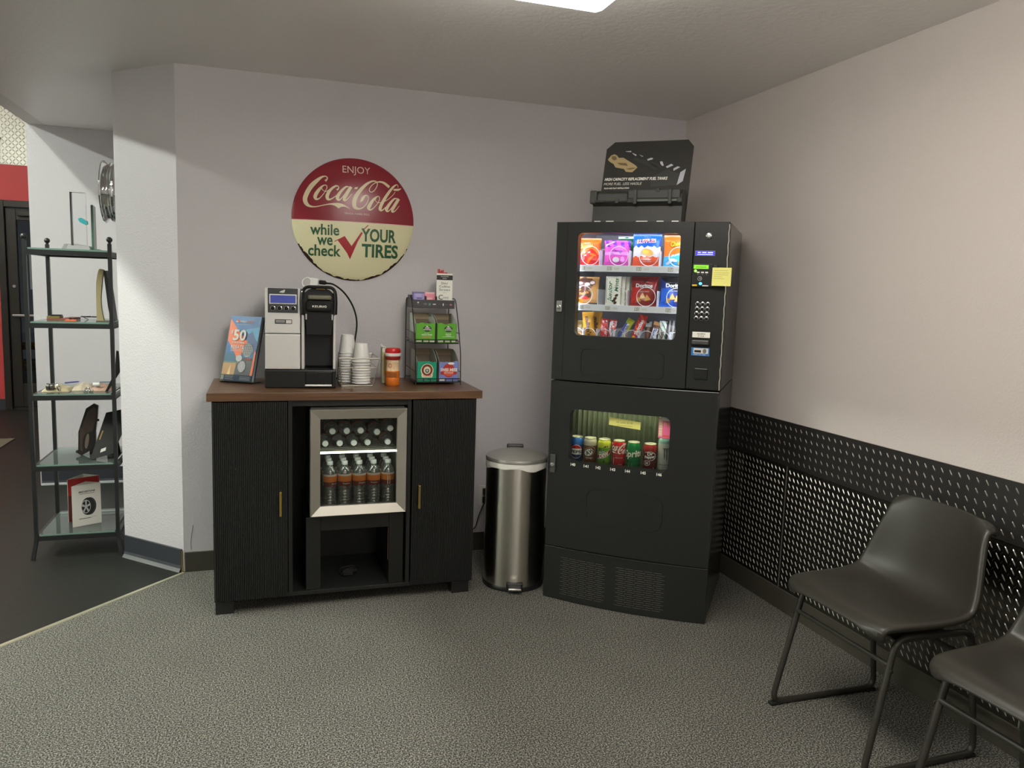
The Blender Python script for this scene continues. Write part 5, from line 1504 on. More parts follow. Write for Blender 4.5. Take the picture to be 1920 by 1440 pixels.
bar('red fruit candy pack leaning right on the bottom shelf', .345, .122, .040, .148, .018, R_(17), lambda u, v: sR if (v < .45 or int(v * 14 + u * 4) % 3) else sOr2, sR, lambda m, f: (m.text('Skittles', .0, .088, .075, .018, sW, f(.0014), bold=.03, rot=R_(84), ml=.008), [m.poly(ellipse(x, z, .007, .006, 12), q, f(.0016), ml=.008) for x, z, q in ((-.008, .038, sY), (.006, .028, sO), (-.004, .018, sG), (.008, .046, sPu))]), 17)
bar('brown chocolate bar with a white cap standing behind the blue named bar', .408, .150, .030, .112, .016, R_(0), lambda u, v: sW if v > .78 else sBr, sBr, None, 18)
def dsn(m, f):
    m.poly([(-.012, .012), (.012, .012), (.012, .085), (-.012, .085)], sW, f(.0010), ml=.01); m.text('SNICKERS', .0, .050, .070, .016, sDb, f(.0018), shear=.1, bold=.04, rot=R_(88), ml=.008)
bar('brown chocolate bar with a white and blue name on the bottom shelf', .428, .118, .036, .116, .016, R_(14), lambda u, v: sTan if v > .85 else sBr, sBr, dsn, 19)
bar('white and green chocolate bar on the bottom shelf', .474, .120, .034, .118, .016, R_(3), lambda u, v: sW if int(v * 11 + u * 5) % 3 else C('foil_sage', (110, 150, 110)), sW, lambda m, f: m.text('York', 0, .05, .05, .016, sBr, f(.0014), bold=.03, rot=R_(85), ml=.008), 20)
for i, x in enumerate((.497, .512, .528)):
    bar('dark chocolate bar on the right of the bottom shelf, %s of three' % ['left', 'middle', 'right'][i], x, .126 + .012 * i, .028, .122, .011, R_(1), lambda u, v: sBl if u < .2 else C('foil_pewter', (150, 146, 140)), sBl, None, 21 + i)
bar('silver topped dark bar at the far right of the bottom shelf', .563, .120, .032, .118, .014, R_(3), lambda u, v: C('foil_pewter', (150, 146, 140)) if v > .35 else sBl, sBl, None, 24)

# ---- display cans
GC = 'drink cans in the lower window'
M_LID = mat('can_lid', (214, 210, 188), .3, .7)
def can(lab, x, y, r, h, spans, deco, turn=0.0, cat='can'):
    t = vthing('drink_can', lab, cat, x, y, .6508, GC, R_(12) + turn)
    b = MB(); s = r / .033; k = h
    prof = [(.001, .004), (.023 * s, .003), (.026 * s, 0), (.0295 * s, .006), (r, .015)]
    ms = [M_LID] * 3 + [spans[0][1]]
    zs = [z for z, _ in spans]
    body_top = k - .019
    for z, m_ in spans: prof.append((r, .015 + (body_top - .015) * z)); ms.append(m_)
    prof += [(.0315 * s, k - .013), (.0280 * s, k - .005)]; ms += [spans[-1][1]] * 2
    b.lathe(prof, None, 36, mats=ms)
    f = lambda e=.0004: (lambda u, v: Vector(((r + e) * math.sin(u / r), -(r + e) * math.cos(u / r), v)))
    deco(b, f); b.build('can_body', t)
    l = MB(); l.lathe([(.0280 * s, k - .005), (.0285 * s, k - .001), (.0275 * s, k), (.0258 * s, k - .001), (.025 * s, k - .004), (.001, k - .004)], M_LID, 32)
    l.prism(rrect(-.005, .005, -.012, .008, .004), k - .0038, k - .0022, M_LID, lambda u, v, d: Vector((u, v, d))); l.build('lid', t)
    return t
K = lambda n, c: mat(n, c, .25, .25)
kNavy = K('can_navy', (30, 42, 92)); kBlue = K('can_blue', (40, 100, 180)); kRed = K('can_red', (200, 26, 34)); kBrown = K('can_brown', (120, 62, 36)); kSil = K('can_silver', (190, 180, 160)); kGreen = K('can_lime', (110, 176, 36)); kYel = K('can_yellowgreen', (200, 206, 60)); kCoke = K('can_scarlet', (204, 30, 36)); kSpr = K('can_green', (10, 128, 64)); kMar = K('can_maroon', (104, 26, 30)); kMar2 = K('can_crimson', (164, 40, 38)); kWht = K('can_white', (206, 206, 198)); kW = mat('can_print_white', (240, 236, 226), .35); kBk = mat('can_print_black', (26, 26, 28), .35)
def d_pepsi(b, f):
    b.poly(ellipse(0, .055, .0285, .0325, 30), kW, f(.0004), ml=.006); 
    E = ellipse(0, .055, .0268, .0308, 40)
    b.poly([p for p in E if p[1] > .0655], kRed, f(.0008), ml=.006); b.poly([p for p in E if p[1] < .0425], kNavy, f(.0008), ml=.006)
    b.text('PEPSI', 0, .0542, .058, .0145, kBk, f(.001), bold=.03, ml=.005)
can('dark blue cola can with a red white and blue disc in the lower window', .1115, .088, .0312, .124, [(.8, kNavy), (1, kBlue)], d_pepsi)
def d_aw(b, f):
    b.poly(ellipse(.0, .062, .029, .020, 26, .55), kSil, f(.0004), ml=.006); b.poly(ellipse(.0, .062, .027, .0182, 26, .55), kBrown, f(.0007), ml=.006); b.poly(ellipse(-.004, .058, .023, .015, 24, .6), kW, f(.001), ml=.006)
    b.text('A', -.010, .055, .017, .021, kBk, f(.0013), bold=.03, rot=.45, ml=.005); b.text('W', .007, .065, .022, .020, kBk, f(.0013), bold=.03, rot=.45, ml=.005)
    b.text('ROOT BEER', -.002, .031, .034, .005, kW, f(.0006), bold=.02); b.poly([(-.014, .023), (.008, .023), (.008, .0245), (-.014, .0245)], kW, f(.0006))
can('brown root beer can with an oval emblem in the lower window', .1765, .088, .0312, .124, [(.82, kBrown), (1, kSil)], d_aw)
def d_dew(b, f):
    b.poly([(-.034, .030), (-.034, .052), (.0, .060), (.036, .082), (.036, .060), (.0, .038)], kW, f(.0004), ml=.006); b.poly([(-.033, .033), (-.033, .050), (.0, .058), (.034, .079), (.034, .062), (.0, .041)], kRed, f(.0007), ml=.006)
    b.text('mtn', -.012, .068, .032, .015, kW, f(.0007), bold=.09, shear=.2, rot=.2, ml=.005); b.text('mtn', -.012, .068, .030, .013, kBk, f(.001), bold=.02, shear=.2, rot=.2, ml=.005); b.text('DEW', .0, .052, .050, .016, kW, f(.001), bold=.05, shear=.25, rot=.38, ml=.005)
    for pts in ([(-.006, .017), (.006, .034), (.002, .016)], [(.008, .002), (.022, .018), (.014, .003)], [(-.004, .086), (.006, .096), (.012, .088)], [(-.03, .076), (-.02, .082), (-.016, .074)], [(.012, .093), (.020, .097), (.017, .086)]): b.poly(pts, kBk, f(.0006), ml=.006)
can('lime green citrus soda can with a red name band in the lower window', .2445, .088, .0312, .124, [(.78, kGreen), (1, kYel)], d_dew)
def d_coke(b, f):
    k2 = .31; ss = math.sin(R_(8)); 
    def m2(fn): return lambda u, v: fn((u - .0) * k2 * .95, .072 + (v - .07) * k2 * 1.0)
    for s in LOGO: b.ribbon([(p[0], p[1], p[2] * 1.25) for p in s], kW, m2(f(.0007)), 4)
    for p in LOGOP: b.poly(p, kW, m2(f(.0009)), ml=.03)
    b.text('ORIGINAL TASTE', .002, .046, .036, .0035, kW, f(.0006)); b.text('12 FL OZ', .008, .016, .018, .004, kW, f(.0006))
    b.poly([(-.024, .012), (-.0225, .012), (-.0225, .046), (-.024, .046)], kW, f(.0005))
can('red cola can with flowing white script in the lower window', .314, .088, .0312, .124, [(1, kCoke)], d_coke)
def d_sprite(b, f):
    b.text('Sprite', .0, .068, .100, .042, kW, f(.0007), bold=.03, shear=.15, rot=.10, ml=.005)
    for z in (.026, .022, .017, .013): b.poly([(-.024, z), (-.004, z), (-.004, z + .0015), (-.024, z + .0015)], kW, f(.0005))
can('green lemon soda can with a white name in the lower window', .383, .088, .0312, .124, [(1, kSpr)], d_sprite)
def d_drp(b, f):
    b.ribbon([(-.026, .084, .002), (.0, .090, .0022), (.022, .080, .0024), (.026, .066, .0026), (.016, .054, .0024), (-.004, .048, .002)], kW, f(.0006)); 
    b.text('Dr', .0, .080, .026, .016, kW, f(.0007), bold=.05, rot=.12, ml=.005); b.text('Pepper', -.001, .064, .048, .017, kW, f(.0007), bold=.05, rot=.12, ml=.005)
    b.poly(ellipse(-.014, .037, .015, .0125, 22), kW, f(.0005), ml=.006); b.poly(ellipse(-.014, .037, .0132, .0108, 22), kMar, f(.0008), ml=.006); b.text('23', -.014, .037, .014, .011, kW, f(.0011), bold=.03)
    b.text('12 FL OZ', -.012, .010, .026, .004, kW, f(.0006)); b.poly([(.016, .008), (.022, .008), (.022, .016), (.016, .016)], kSil, f(.0005))
can('maroon spiced soda can with a round 23 badge in the lower window', .459, .088, .0312, .124, [(.8, kMar), (1, kMar2)], d_drp)
def d_mon(b, f):
    g_ = mat('claw_grey', (84, 86, 86), .4)
    for x0, dx, z0 in ((-.004, .006, .060), (.006, .002, .048), (.018, -.001, .060)):
        b.poly([(x0 - .004, .112), (x0 + .006, .114), (x0 + .004, .09), (x0 + .0055, .075), (x0 + .002, z0), (x0 - .001, .08), (x0 - .0015, .1)], g_, f(.0006), ml=.006)
    b.poly([(-.012, .112), (.022, .113), (.022, .110), (-.010, .109)], g_, f(.0006), ml=.006)
    b.text('MONSTER', .0, .036, .050, .007, g_, f(.0006), bold=.02); b.text('ENERGY', .002, .026, .03, .004, g_, f(.0006)); b.text('ZERO ULTRA', .004, .017, .03, .004, g_, f(.0006))
can('tall white energy drink can with a grey claw mark in the lower window', .5255, .088, .0305, .160, [(.93, kWht), (1, K('can_pale_teal', (150, 190, 190)))], d_mon)

# paper notes on the machine
def flat(name, lab, pts, y0, th, m, deco, cat='note', parent=None):
    t = vthing(name, lab, cat, pts[0][0], y0, pts[0][1], None)
    b = MB(); ox, oz = pts[0]
    b.prism([(p[0] - ox, p[1] - oz) for p in pts], -th, 0, m, lambda u, v, d: Vector((u, d, v)))
    deco(b, lambda e=.0003: (lambda u, v: Vector((u - ox, -th - e, v - oz)))); b.build('sheet', t); return t
M_NOTE = mat('note_yellow', (238, 232, 132), .6); M_NOTEP = mat('note_pink', (238, 110, 150), .5); M_PENCIL = mat('pencil', (150, 140, 84), .6)
def dn(b, f):
    b.text('All sodas $2.00', .347, .868, .076, .010, M_PENCIL, f()); b.poly([(.312, .852), (.385, .851), (.385, .856), (.312, .857)], mat('note_faint', (214, 206, 116), .6), f())
flat('price_note', 'yellow price note taped inside the drink window', [(.2753, .853), (.4204, .842), (.421, .877), (.2765, .889)], .0272, .0006, M_NOTE, dn)
def dp_(b, f):
    b.poly([(.503, .822), (.519, .822), (.519, .892), (.503, .892)], mat('note_pale', (240, 190, 176), .5), f()); b.poly([(.523, .828), (.5585, .828), (.5585, .863), (.523, .863)], M_NOTEP, f()); b.poly([(.503, .893), (.5585, .893), (.5585, .900), (.503, .900)], M_PAPER, f(.0005))
    b.poly([(.523, .822), (.5585, .822), (.5585, .828), (.523, .828)], mat('note_orange', (238, 90, 60), .5), f())
    for x in (.525, .533, .543): b.poly([(x, .872), (x + .005, .872), (x + .005, .888), (x, .888)], mat('note_peach', (240, 170, 140), .5), f())
    for z in (.83, .842, .854, .866, .878): b.poly([(.505, z), (.517, z), (.517, z + .006), (.505, z + .006)], mat('note_lemon', (238, 226, 170), .5), f(.0005))
    b.poly([(.512, .900), (.5585, .900), (.5585, .9135), (.512, .9135)], M_PAPER, f(.0006))
flat('price_label', 'pink and white price label inside the drink window above the white can', [(.5015, .815), (.559, .815), (.559, .914), (.5015, .903)], .0272, .0006, M_NOTEP, dp_, 'label')
def ds(b, f):
    for z, e in ((1.556, .762), (1.546, .768), (1.538, .764), (1.530, .74), (1.522, .75)): b.poly([(.707, z), (e, z), (e, z + .0018), (.707, z + .0018)], mat('pen_line', (196, 188, 110), .6), f())
st_ = vthing('sticky_note', 'yellow sticky note with handwriting hanging off the card reader', 'note', .700, -.0345, 1.493, None)
b = MB()
b.grid(lambda u, v: Vector((.078 * u, -.006 * u * u - .003 * (1 - v) ** 2, .076 * v)), 10, 8, M_NOTE)
b.grid(lambda u, v: Vector((.078 * u, .0006 - .006 * u * u - .003 * (1 - v) ** 2, .076 * v)), 10, 8, M_NOTE)
for z, e in ((.063, .062), (.053, .068), (.045, .064), (.037, .04), (.029, .05)): b.poly([(.007, z), (e, z), (e, z + .0018), (.007, z + .0018)], mat('pen_line', (196, 188, 110), .6), lambda u, v: Vector((u, -.006 * (u / .078) ** 2 - .003 * (1 - v / .076) ** 2 - .0005, v)), ml=.012)
b.build('sheet', st_)

# ================================================================== display on top of the machine
M_DISP = mat('display_card', (50, 49, 46), .5, spec=.3); M_DISPG = mat('display_tank', (62, 63, 60), .5, spec=.3); M_DTAN = mat('print_sand', (176, 156, 112), .4); M_DTAN2 = mat('print_dark_sand', (120, 100, 72), .4); M_DSIL = mat('print_silver', (186, 186, 196), .4)
dp2 = vthing('counter_display', 'black fuel tank advertising display standing on the vending machine', 'display', .155, .02, VH + .0008, None)
ang = math.atan2(.12, .385)
PW, PH = .398, .402
def pf(e=0.0): return lambda u, v: Vector((u, .085 + v * math.sin(ang) - e * math.cos(ang), .0 + v * math.cos(ang) + e * math.sin(ang)))
pnl = MB(); out = [(0, 0), (PW, 0), (PW + .004, .37), (PW - .022, PH), (.040, PH), (.004, .368)]
pnl.prism(out, 0, .006, M_DISP, lambda u, v, d: pf(-d)(u, v))
pp = lambda l: [((x - 55) / 1470 * PW, .165 + (900 - y) / 830 * (PH - .165)) for x, y in l]
pnl.poly(pp([(160, 300), (215, 280), (260, 300), (300, 345), (380, 345), (500, 420), (600, 480), (640, 520), (560, 600), (450, 590), (410, 540), (260, 510), (220, 450), (150, 410), (110, 370)]), M_DTAN, pf(.0006))
for l in ([(170, 310), (250, 320), (270, 370), (220, 390), (180, 360)], [(280, 430), (440, 440), (470, 490), (330, 470)], [(440, 540), (560, 520), (620, 530), (520, 560)]): pnl.poly(pp(l), M_DTAN2, pf(.001))
for l in ([(400, 235), (500, 230), (505, 255), (420, 245)], [(520, 265), (600, 300), (590, 325), (540, 290)], [(640, 300), (720, 330), (700, 340)], [(790, 385), (850, 360), (890, 370), (880, 390), (800, 410)], [(1010, 430), (1050, 430), (1080, 500), (1060, 510), (1020, 470)], [(1115, 520), (1200, 475), (1240, 500), (1140, 545)], [(1245, 555), (1310, 520), (1355, 535), (1250, 595)], [(1365, 620), (1450, 565), (1420, 770), (1325, 835)]): pnl.poly(pp(l), M_DSIL, pf(.0008))
for l in ([(560, 340), (800, 420), (1000, 520), (960, 560), (700, 450), (560, 390)], [(850, 420), (1010, 480), (1080, 560), (880, 500)], [(1150, 560), (1230, 600), (1350, 640), (1320, 830), (900, 860), (880, 700)]): pnl.poly(pp(l), mat('print_charcoal', (50, 50, 48), .4), pf(.0005))
def tx(s, x0, x1, y0, y1, m, **k2_):
    (a, b1), (c1, d1_) = pp([(x0, y1), (x1, y0)]); pnl.text(s, (a + c1) / 2, (b1 + d1_) / 2, c1 - a, d1_ - b1, m, pf(.0012), shear=.25, **k2_)
tx('HIGH CAPACITY REPLACEMENT FUEL TANKS', 100, 1165, 692, 742, M_PAPER, bold=.03); tx('MORE FUEL. LESS HASSLE', 95, 745, 775, 818, M_OFFW); tx('PLUG AND PLAY INSTALLATION', 108, 540, 858, 884, M_PAPER, bold=.03)
pnl.build('back_panel', dp2)
tk = MB()
tk.prism([(.0, .0), (.098, .0), (.098, .150), (.05, .140), (.004, .12), (-.006, .10), (-.006, .085), (.012, .07)], .0, .394, M_DISP, lambda u, v, d: Vector((d, u, v)))
tk.build('tray_body', dp2)
tk = MB()
tk.box(-.012, .020, -.010, .07, .080, .138, M_DISPG, .006); tk.box(.022, .160, -.012, .06, .086, .125, M_DISPG, .006); tk.box(.160, .385, -.008, .06, .100, .138, M_DISPG, .004)
tk.box(.20, .375, -.012, .05, .086, .098, mat('tank_green_grey', (72, 80, 74), .4), .003)
for x in (.105, .185, .335): tk.box(x, x + .016, -.018, .06, .076 if x > .15 else .080, .139 if x > .15 else .10, M_DISPG, .003)
tk.box(.28, .298, -.010, .05, .128, .144, M_DISP, .002); tk.box(.012, .06, -.015, .03, .084, .094, M_DISP, .003)
tk.build('tank_model', dp2)
tk = MB()
for a, c_ in ((.012, .04), (.065, .10), (.20, .25), (.29, .32), (.355, .385)): tk.box(a, c_, -.004, .004, .0, .006, M_SILVER, .001)
tk.build('base_clip', dp2, label='pale clips along the base')

# ================================================================== step bin
M_LINER = mat('bin_liner', (232, 230, 222), .45)
tc_ = thing('step_bin', 'tall polished steel step bin with a white liner edge beside the vending machine', 'bin', (-1.122, -.490, 0), R_(-15))
rB = .149
b = MB(); b.lathe([(.001, .012), (rB, .012), (rB, .02), (rB, .30), (rB, .612), (rB - .003, .614), (rB - .003, .60), (rB - .003, .02), (.001, .02)], M_BIN, 72); b.build('bin_body', tc_)
b = MB(); b.lathe([(.001, 0), (rB + .004, 0), (rB + .004, .016), (rB, .022)], M_BLACKP, 64); b.build('base_ring', tc_)
b = MB(); n = 72; vs = []; fs = []
for j in range(4):
    for k in range(n):
        a = 2 * PI * k / n; wv = .007 * math.sin(3 * a + 1) + .004 * math.sin(7 * a)
        rr_ = rB + (.0025 if j < 3 else .0) + .0012 * math.sin(17 * a + j); z = [.598 + wv, .606 + wv * .6, .622, .630][j]; vs.append((rr_ * math.cos(a), rr_ * math.sin(a), z))
for j in range(3):
    for k in range(n): fs.append((j * n + k, j * n + (k + 1) % n, (j + 1) * n + (k + 1) % n, (j + 1) * n + k))
b.add(vs, fs, M_LINER, True); b.build('liner', tc_, label='white bag edge folded over the rim')
b = MB(); b.lathe([(rB + .003, .628), (rB + .004, .634), (rB + .001, .644), (rB - .018, .654), (.09, .664), (.045, .668), (.001, .669)], mat('satin_steel', (180, 178, 170), .28, .6), 72)
lid = b.build('lid', tc_)
b = MB(); b.box(-.042, .042, .135, .165, .600, .668, M_BLACKP, .004); b.build('hinge', tc_)
b = MB(); b.box(-.040, .040, -.165, -.135, .012, .050, M_BLACKP, .006); b.build('pedal_housing', tc_)
b = MB(); b.box(-.032, .032, -.192, -.150, .020, .032, M_CHROME, .004); b.build('pedal', tc_)

# ---- wall outlet with a plug, mostly behind the bin
ol = thing('wall_outlet', 'black plug in the wall outlet between the sideboard and the bin', 'outlet', (-1.135, 0, .31))
b = MB(); b.box(-.036, .036, -.006, 0, -.058, .058, M_OFFW, .002); b.build('cover_plate', ol)
b = MB(); b.box(-.018, .014, -.034, -.006, .006, .044, M_RUBBER, .004); b.box(-.018, .014, -.034, -.006, -.040, -.006, M_RUBBER, .004); b.build('plug', ol)
w_ = MB(); w_.tube(spline([(-1.148, -.030, .275), (-1.18, -.035, .20), (-1.20, -.03, .135), (-1.26, -.022, .112), (-1.345, -.02, .110)], 5), .003, M_RUBBER, 6)
tag(w_.build('plug_lead'), 'thin black lead running along the wall base beside the bin', 'cord')

# ================================================================== chairs
M_LEATHER = mat('brown_black_leather', (49, 47, 41), 0.38, bump=(160, 0.10, 0.002))
M_CHAIRM = mat('chair_metal', (62, 60, 54), 0.38, 0.35)
def chair(loc, rz, label):
    t = thing('side_chair', label, 'chair', loc, rz, 'dark chairs along the tread plate wall')
    P = [(-.215, .444, .208, -.006, 0), (-.205, .456, .220, -.004, 0), (-.17, .460, .232, .0, 0), (-.09, .452, .240, .010, 0), (.0, .442, .244, .022, .0), (.08, .438, .248, .036, .006), (.135, .452, .250, .040, .022), (.172, .492, .247, .030, .040), (.194, .55, .239, .016, .046), (.210, .62, .225, .006, .044), (.226, .69, .209, .0, .038), (.240, .745, .197, -.004, .032), (.246, .768, .189, -.008, .028)]
    Q = spline(P, 3); N = len(Q)
    def f(u, v):
        q = Q[min(int(round(v * (N - 1))), N - 1)]; tt = 2 * u - 1; a = abs(tt)
        x = q[0] - q[4] * a ** 2.4; z = q[1] + q[3] * a ** 2.6; y = tt * q[2]
        if v < .12: x += .035 * a ** 7 * (1 - v / .12)
        if v > .86: z -= .045 * a ** 7 * (v - .86) / .14
        return Vector((x, y, z))
    m = MB(); m.grid(f, 22, N - 1, M_LEATHER)
    o = m.build('seat_shell', t)
    for p in o.data.polygons: p.use_smooth = True
    s = o.modifiers.new('thick', 'SOLIDIFY'); s.thickness = .024; s.offset = -1.0 if True else 1
    s2 = o.modifiers.new('soft', 'SUBSURF'); s2.levels = 1; s2.render_levels = 1
    sm = MB(); pts = [f(i / 30, .50) + Vector((0, 0, .0015)) for i in range(2, 29)]
    sm.tube(pts, .0022, M_LEATHER, 6); sm.build('seam', t)
    for sgn in (1, -1):
        y = sgn * .208
        fr = MB()
        loop = [(-.150, y, .432), (-.245, y + sgn * .012, .011), (.205, y + sgn * .006, .011), (.150, y, .425)]
        fr.tube(round_corners(loop, .045, 6, closed=True), .0105, M_CHAIRM, 12, closed=True); fo = fr.build('leg_frame', t)
        g = MB(); g.box(-.252, -.205, y + sgn * .012 - .012, y + sgn * .012 + .012, 0, .012, M_RUBBER, .003); g.box(.165, .205, y + sgn * .006 - .012, y + sgn * .006 + .012, 0, .012, M_RUBBER, .003); g.build('foot_pad', fo)
        bo = MB(); bo.M = Matrix.Translation((-.172, y + sgn * .014, .338)) @ Matrix.Rotation(R_(-90 * sgn), 4, 'X'); bo.lathe([(.006, 0), (.006, .003), (.001, .004)], M_CHAIRM, 12); bo.build('bolt', fo)
    b = MB(); b.tube([(-.172, .209, .352), (-.172, -.209, .352)], .008, M_CHAIRM, 10); b.build('cross_bar', t)
    b = MB(); b.tube([(.165, .207, .330), (.165, -.207, .330)], .008, M_CHAIRM, 10); b.build('cross_bar', t)
    b = MB(); b.box(-.12, .10, -.19, .19, .405, .412, M_CHAIRM, .002); b.build('seat_plate', t)
    return t
chair((-.335, -2.052, 0), R_(0), 'dark brown leather side chair standing clear in front of the tread plate wall')
chair((-.345, -2.668, 0), R_(1.5), 'dark leather chair cut off by the right edge, next to the first chair')

# ================================================================== display shelf
SX0, SX1, SY0, SY1 = -3.416, -3.040, .350, .780
LV = [1.583, 1.221, .857, .494, .130]
sh = thing('display_shelf', 'black metal display shelf with five glass shelves beside the pillar', 'shelf unit', (-3.228, .565, 0))
def Sh(): mb = MB(); mb.M = Matrix.Translation((3.228, -.565, 0)); return mb
for x in (SX0, SX1):
    for y in (SY0, SY1):
        p = Sh(); sx_ = -1 if x == SX0 else 1; sy_ = -1 if y == SY0 else 1
        pts = [(x, y, 1.615), (x, y, .16), (x, y, .12), (x + sx_ * .003, y + sy_ * .003, .085), (x + sx_ * .012, y + sy_ * .012, .03), (x + sx_ * .016, y + sy_ * .016, .0)]
        p.tube(pts, .0125, M_BLACKM, 4, flat=True); p.tube([(x, y, 1.615), (x, y, 1.624)], .007, M_BLACKM, 10); p.sphere((x, y, 1.635), .0145, M_BLACKM, 10)
        p.build('post', sh)
for z in LV:
    r = Sh()
    for a, c in (((SX0, SY0), (SX1, SY0)), ((SX0, SY1), (SX1, SY1)), ((SX0, SY0), (SX0, SY1)), ((SX1, SY0), (SX1, SY1))):
        hx = .008; h2 = .024
        if a[1] == c[1]: r.box(a[0], c[0], a[1] - hx, a[1] + hx, z - .010 - h2, z - .010, M_BLACKM)
        else: r.box(a[0] - hx, a[0] + hx, a[1], c[1], z - .010 - h2, z - .010, M_BLACKM)
    r.build('shelf_frame', sh)
    g = Sh(); g.box(SX0 + .014, SX1 - .014, SY0 - .004, SY1 + .004, z - .0095, z - .0015, M_GLASSG)
    for y in (SY0 - .0045,): g.box(SX0 + .014, SX1 - .014, y, y + .0006, z - .0095, z - .0015, M_GREENEDGE)
    g.build('glass_shelf', sh)
Z1, Z2, Z3, Z4, Z5 = [z - .0010 for z in LV]
# crystal awards on the top shelf
M_CRYS = glass('crystal', (254, 255, 255), 1.22); M_TEALC = mat('teal_crystal', (70, 176, 186), .15)
aw = thing('crystal_award', 'clear crystal block award with a teal wave on the top glass shelf', 'award', (-3.205, .50, Z1))
b = MB(); b.box(-.034, .036, -.012, .012, .024, .292, M_CRYS, .003); b.box(-.0345, -.028, -.0125, .0125, .024, .292, mat('dark_bevel', (60, 62, 62), .1)); b.build('crystal_block', aw)
b = MB(); b.prism([(.000, .158), (.014, .165), (.040, .150), (.042, .135), (.032, .130), (.008, .142)], -.016, .016, M_TEALC, lambda u, v, d: Vector((u, d, v))); b.build('teal_wave', aw)
b = MB(); b.prism([(-.075, 0), (.060, 0), (.050, .022), (.0, .030), (-.060, .028)], -.04, .04, glass('crystal_base', (246, 248, 246), 1.6), lambda u, v, d: Vector((u, d, v))); b.build('crystal_foot', aw)
gp = thing('glass_plaque', 'green edged glass plaque standing right of the crystal award', 'award', (-3.150, .575, Z1), R_(4))
b = MB(); b.box(-.0055, .0055, -.055, .055, .008, .235, mat('green_glass_slab', (108, 150, 132), .1), .001); b.build('glass_slab', gp)
b = MB(); b.box(-.016, .03, -.05, .05, 0, .010, M_GREENEDGE, .001); b.build('foot', gp)
# second shelf
def slab(name, lab, cat, x, y, z, sx, sy, sz, m, rz=0, group=None, bev=.001):
    b = MB(); b.box(-sx / 2, sx / 2, -sy / 2, sy / 2, 0, sz, m, bev); return tag(b.build(name), lab, cat, group, (x, y, z), rz)
olive = mat('olive_box', (120, 116, 62), .5)
slab('tin_box', 'reddish brown flat tin at the bottom of the pile on the second glass shelf', 'tin', -3.318, .53, Z2, .10, .07, .010, mat('rust_tin', (150, 86, 66), .5), R_(5))
slab('card_pack', 'olive green card pack lying on the reddish tin', 'card pack', -3.335, .53, Z2 + .0103, .060, .06, .010, olive, R_(-4))
slab('card_case', 'small black case topmost of the pile on the second glass shelf', 'case', -3.328, .53, Z2 + .0206, .050, .055, .007, M_BLACKP, R_(6))
slab('dark_booklet', 'dark red booklet beside the olive card pack', 'booklet', -3.268, .60, Z2, .045, .09, .012, mat('booklet_maroon', (90, 44, 36), .5), R_(-8))
slab('orange_card', 'orange card lying at the front of the second glass shelf', 'card', -3.245, .45, Z2, .050, .055, .006, mat('bright_orange', (240, 120, 70), .5), R_(8))
sg_ = thing('sunglasses', 'black sunglasses lying folded on the second glass shelf', 'sunglasses', (-3.165, .50, Z2))
b = MB()
for s in (-1, 1): b.M = Matrix.Translation((s * .024, 0, .019)); b.lathe([(.001, 0), (.018, 0), (.020, .002), (.018, .004), (.001, .005)], M_BLACKG, 18)
b.M = None; b.box(-.045, .045, -.003, .003, .017, .024, M_BLACKP, .001); b.build('front', sg_)
for s in (-1, 1):
    b = MB(); b.tube(spline([(s * .044, 0, .020), (s * .046, .06, .016), (s * .040, .10, .006), (s * .034, .118, .002)], 4), .0022, M_BLACKP, 6); b.build('temple', sg_)
ar = thing('arch_award', 'beige narrow waisted award plaque on the second glass shelf', 'award', (-3.098, .45, Z2), R_(0))
b = MB(); ol_ = spline([(-.026, 0), (-.026, .06), (-.0255, .13), (-.024, .19), (-.018, .235), (-.008, .268), (.010, .266), (.012, .262), (.006, .225), (.002, .19), (-.004, .13), (-.004, .08), (.002, .03), (.008, 0)], 4)
b.prism(ol_, -.014, .014, mat('award_beige', (168, 156, 116), .4), lambda u, v, d: Vector((u, d, v))); b.build('plaque', ar)
b = MB(); b.box(-.028, .034, -.03, .03, -.0, .005, mat('award_base', (110, 100, 76), .4), .001); b.build('base', ar)
ez = thing('black_plaque', 'black plaque leaning at the right end of the second glass shelf', 'plaque', (-3.064, .47, Z2))
b = MB(); b.prism([(-.020, .262), (-.010, .262), (.006, .20), (.024, .03), (.026, .003), (.008, .0), (-.004, .08)], -.05, .035, M_BLACKP, lambda u, v, d: Vector((u, d, v)))
b.prism([(.013, .09), (.021, .09), (.022, .075), (.014, .075)], -.0512, -.05, M_SILVER, lambda u, v, d: Vector((u, d, v))); b.build('board', ez)
# third shelf: bagged parts
M_BAG = mat('parts_bag', (190, 176, 140), .35); M_BAG2 = mat('parts_bag_pale', (206, 190, 168), .35); M_FIT = mat('grey_fitting', (96, 92, 86), .35, .6); M_BEAD = mat('silver_bead', (200, 196, 196), .2, .8)
def lump(name, lab, cat, x, y, z, sx, sy, sz, m, seed, rz=0):
    rr = random.Random(seed); ph = [rr.uniform(0, 6) for _ in range(4)]
    b = MB()
    def f(u, v, top):
        e = (max(0, 1 - abs(2 * u - 1) ** 2.2) * max(0, 1 - abs(2 * v - 1) ** 2.2)) ** .6
        hgt = sz * e * (1 + .22 * math.sin(9 * u + ph[0]) * math.cos(8 * v + ph[1]) + .12 * math.sin(17 * u + ph[2]))
        return Vector(((u - .5) * sx, (v - .5) * sy, max(hgt, 0) if top else 0.0))
    b.grid(lambda u, v: f(u, v, True), 16, 14, m); b.grid(lambda u, v: f(u, v, False), 6, 6, m)
    return tag(b.build(name), lab, cat, None, (x, y, z), rz)
lump('parts_bag', 'beige bag of small parts at the left of the third glass shelf', 'bag', -3.325, .50, Z3, .13, .15, .026, M_BAG, 1)
